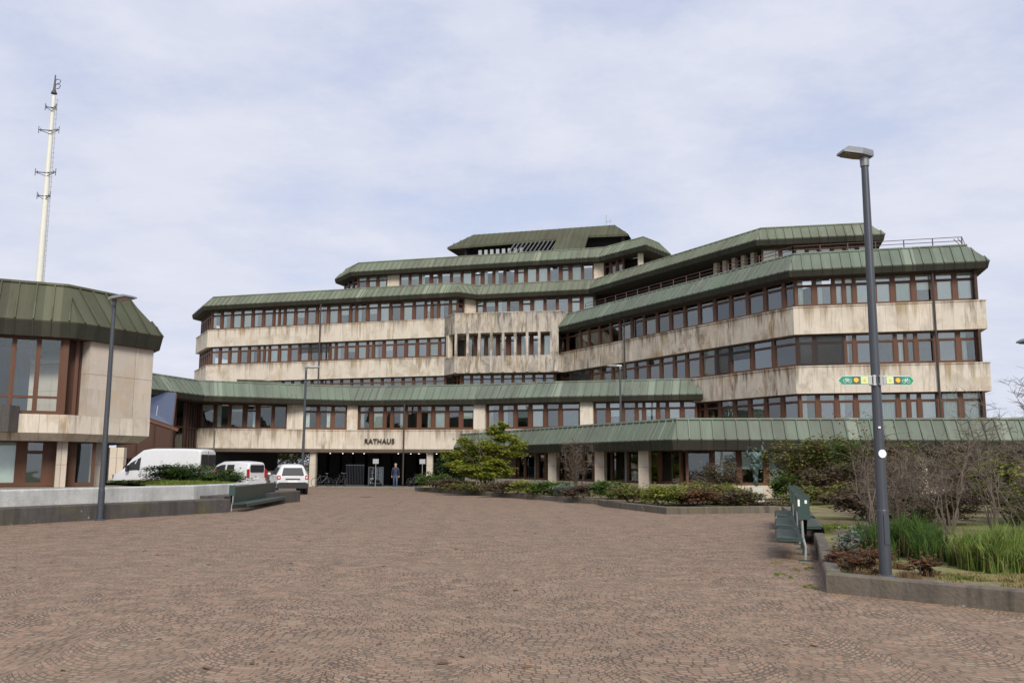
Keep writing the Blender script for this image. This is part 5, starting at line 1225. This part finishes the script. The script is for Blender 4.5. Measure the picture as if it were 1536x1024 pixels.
S_(10.0, 25.5, Zs, .95, 1.1, .55, 'leaf_purple', 1600, .09, 'reddish-brown heather mound beside the middle bench')
S_(11.6, 27.5, Zs, 1.1, 1.0, .75, 'leaf_brown', 1500, .10, 'brown shrub behind the reddish heather mound')
S_(21.2, 36.0, Zs, 1.7, 1.0, 1.30, 'leaf_brown', 2000, .12, 'brown shrub in front of the pale pillar of the low wing')
S_(16.0, 30.0, Zs, 1.6, 1.1, .90, 'leaf_purple', 2200, .10, 'dark brown thicket at the back of the right bed')
S_(18.5, 29.5, Zs, 1.8, 1.1, 1.20, 'leaf_brown', 2400, .11, 'tall brown thicket at the far right of the bed')
S_(15.3, 26.0, Zs, 1.3, 1.0, .80, 'leaf_brown', 1800, .09, 'low brown thicket behind the bare branches')
S_(13.6, 24.6, Zs, 1.2, .9, .60, 'leaf_olive', 1300, .09, 'dull olive low shrub behind the tall grass')
S_(13.6, 22.6, Zs, 1.2, .9, .95, 'leaf_yellow', 1700, .12, 'bright yellow-green shrub at the right edge of the bed', shell=.6)
S_(12.1, 22.6, Zs + .8, .75, .6, .45, 'leaf_yellow', 800, .12, 'smaller yellow-green branch clump left of the bright shrub', shell=.6)
S_(14.6, 21.6, Zs, 1.2, .9, .75, 'leaf_green', 1300, .12, 'fresh green shrub at the very right edge')
# bare shrubs
def bare(x, y, h, sp_, n, label, lv=3, r=.016, mat='bark_pale', red=False, lean=0., bend=.4):
    SEED[0] += 1; rg = random.Random(SEED[0] * 7 + 1); e = empty('bare_shrub', (x, y, Zs), label, 'shrub', 'bare shrubs in the right bed'); mb = MB(); tips = twigs(mb, (x, y, Zs), h, sp_, n, rg, r, lv, lean=lean, bend=bend); mb.build('stems', mat, e)
    if red: mb = MB(); tipleaves(mb, [t_ for t_ in tips if t_.z > Zs + h * .74], 3, .075, rg, .05); mb.build('foliage', 'leaf_red', e)
    return e
bare(7.55, 18.6, 2.35, .55, 9, 'bare upright shrub with dark red leaf tips left of the near lamp', 2, red=True)
bare(7.95, 19.6, 1.9, .65, 8, 'bare pale-stemmed shrub just behind the red-tipped one')
bare(9.9, 20.4, 2.0, 1.0, 10, 'tangled bare shrub right of the near lamp')
bare(11.2, 21.0, 2.9, .9, 9, 'tallest bare shrub with thin stems reaching over the low roof', 3, .018)
bare(11.0, 19.2, 1.5, 1.5, 12, 'wide bare tangle behind the tall grass', bend=.9)
bare(12.6, 20.2, 1.7, 1.4, 12, 'bare tangle in front of the bright yellow-green shrub', bend=.9)
bare(13.2, 23.6, 2.6, .9, 8, 'bare shrub behind the bright yellow-green shrub')
bare(9.0, 22.5, 1.7, .9, 9, 'bare brown shrub behind the near lamp post', mat='bark')
bare(15.0, 24.5, 2.3, 1.2, 10, 'bare brown shrub at the right edge of the bed', mat='bark')
bare(12.2, 26.5, 1.9, 1.2, 11, 'bare thicket between the heather mound and the low wing', mat='bark')
bare(14.0, 28.5, 2.0, 1.3, 11, 'bare brown thicket behind the near lamp, below the pale pillar', mat='bark')
bare(16.5, 27.0, 2.1, 1.4, 11, 'bare brown thicket left of the tall brown one', mat='bark')
bare(8.6, 19.8, 1.5, .8, 9, 'low bare shrub at the foot of the near lamp, towards the benches', mat='bark')
bare(10.4, 22.8, 1.8, 1.1, 11, 'bare twiggy shrub between the tallest bare shrub and the heather mound')
bare(12.0, 18.6, 1.25, 1.3, 12, 'low bare tangle right behind the bright grass clump', bend=.9)
S_(11.4, 23.6, Zs, 1.2, .9, .55, 'leaf_brown', 1500, .08, 'low brown thicket at the foot of the tallest bare shrub')
S_(9.3, 21.4, Zs, .9, .8, .42, 'leaf_brown', 1000, .08, 'low brown thicket right of the near lamp')
S_(13.0, 20.4, Zs, 1.3, .9, .50, 'leaf_brown', 1500, .08, 'low brown thicket behind the bright grass at the right edge')
S_(7.6, 18.2, Zs, .45, .4, .20, 'leaf_dark', 420, .07, 'small dark evergreen cushion at the foot of the red-tipped shrub')
# low plants round the lamp foot
S_(5.75, 15.6, Zs, .34, .34, .20, 'leaf_grey', 420, .06, 'small grey-leaved plant at the kerb, left of the near lamp', aspect=3)
S_(6.15, 15.9, Zs, .35, .3, .22, 'leaf_grey', 420, .06, 'grey-leaved plant behind the near lamp foot', aspect=3)
for x, y, r, lab in ((5.15, 13.9, .36, 'rust-brown heather at the kerb corner'), (4.92, 12.95, .28, 'reddish heather just left of the near lamp foot'), (5.75, 14.2, .40, 'brown heather behind the near lamp foot'), (5.75, 12.75, .26, 'withered brown heather right of the near lamp foot')):
    S_(x, y, Zs, r, r, .13, 'leaf_rust', 420, .055, lab, name='heather', cat='heather', group='withered heather round the near lamp', aspect=3.2)
grass('tall_grass', 7.35, 13.55, .72, .75, Zs, 4600, .80, 'grass_tall', 'tall bright green grass clump at the right of the bed', rng, w=.009)
grass('tall_grass', 8.5, 13.0, .8, .8, Zs, 3800, .78, 'grass_tall', 'tall bright green grass running out of the right edge', rng, w=.009)
grass('dark_grass', 6.75, 15.6, .75, 1.3, Zs, 4200, .78, 'grass_deep', 'darker tall grass between the near lamp and the bright clump', rng, w=.009)
grass('dry_grass', 6.6, 12.0, 1.2, .9, Zs, 4200, .09, 'grass_dry', 'short straw-coloured grass along the near kerb', rng, w=.006)
grass('dry_grass', 8.2, 11.2, 1.4, 1.6, Zs, 4200, .09, 'grass_dry', 'short straw-coloured grass at the right edge', rng, w=.006)
grass('short_grass', 8.0, 21.2, 1.1, 2.4, Zs, 3600, .12, 'grass_lawn', 'short yellow-green grass behind the benches', rng, w=.01)
grass('dead_stalks', 5.35, 13.2, .8, .9, Zs, 1500, .17, 'straw', 'loose dead stalks on the soil round the lamp foot', rng, w=.005)
grass('weeds', 4.95, 15.4, .42, 1.2, 0, 700, .05, 'grass_dry', 'sparse yellowish weeds in the joints under the nearest bench', rng, w=.006)
grass('weeds', 4.25, 13.6, .18, 1.0, 0, 300, .05, 'grass_lawn', 'thin green weeds along the outside of the right kerb corner', rng, w=.006)
grass('weeds', -11.0, 30.0, 1.0, .5, 0, 160, .05, 'grass_dry', 'thin weeds at the end of the long dark seat wall', rng, w=.006)
for x, y, lab in ((-7.6, 47.0, 'round iron drain cover in the paving in front of the passage'),):
    e = local(empty('drain_cover', (x, y, .004), lab, 'drain cover')); mb = MB(); mb.lathe([(.33, 0), (.33, .004), (.28, .004)], n=20); mb.build('rim', 'kerb_stone', e); mb = MB(); mb.lathe([(.27, .001), (.27, .008)], n=20)
    for k in range(7): mb.box(-.2, .2, -.22 + k * .07, -.20 + k * .07, .008, .012)
    mb.build('lid', 'dark_stone', e)
mb = MB(); lr = random.Random(4)
for i in range(170):
    x, y = lr.uniform(-9, 4.5), 6 + 38 * lr.random() ** 1.6; a = lr.random() * 6.28; l = lr.uniform(.03, .07)
    mb.face([(x + cos(a) * l, y + sin(a) * l, .006), (x - sin(a) * l * .5, y + cos(a) * l * .5, .02), (x - cos(a) * l, y - sin(a) * l, .008), (x + sin(a) * l * .5, y - cos(a) * l * .5, .006)])
o = mb.build('fallen_leaves', 'straw', None, origin=(0, 10, 0)); tag(o, 'a few dry brown leaves scattered over the plaza', 'leaves'); o['kind'] = 'stuff'
# planter on the left
for x, y, rx, h, mt, lab in ((-15.6, 40.6, 1.25, .50, 'leaf_dark', 'leftmost dark juniper on the grass mound in front of the large van'), (-14.2, 40.0, 1.3, .52, 'leaf_dark', 'middle dark juniper on the grass mound, below the van rear window'), (-12.7, 39.4, 1.1, .40, 'leaf_dark', 'rightmost dark juniper, in front of the small van')):
    S_(x, y, .55, rx, .9, h * 1.15, mt, 2300, .10, lab, name='juniper', cat='juniper', group='dark junipers on the left mound', aspect=3.2, extra='leaf_green')
grass('mound_grass', -13.6, 37.4, 2.0, 1.8, .84, 5200, .20, 'grass_lawn', 'bright short grass on the mound behind the white planter wall', rng, w=.014)
grass('mound_grass', -15.2, 37.8, 1.6, 1.0, .84, 2600, .22, 'grass_lawn', 'bright short grass at the left end of the mound', rng, w=.014)
# greenery seen through the passage, bare tree at the far right
S_(-20.9, 84, 0, 2.8, 1.5, 2.3, 'leaf_olive', 3000, .2, 'olive shrub seen through the gap of the passage behind the white car')
e = empty('bare_tree', (37.5, 62, 0), 'pale bare tree beyond the low copper roof at the right edge', 'tree')
mb = MB(); rg = random.Random(5); mb.tube([(37.5, 62, 0), (37.5, 62, 3.5)], [.2, .15], 8); mb.build('trunk', 'bark_pale', e); mb = MB(); tips = twigs(mb, (37.5, 62, 2.2), 6.2, 3.0, 15, rg, .05, 3); mb.build('crown', 'bark_pale', e)
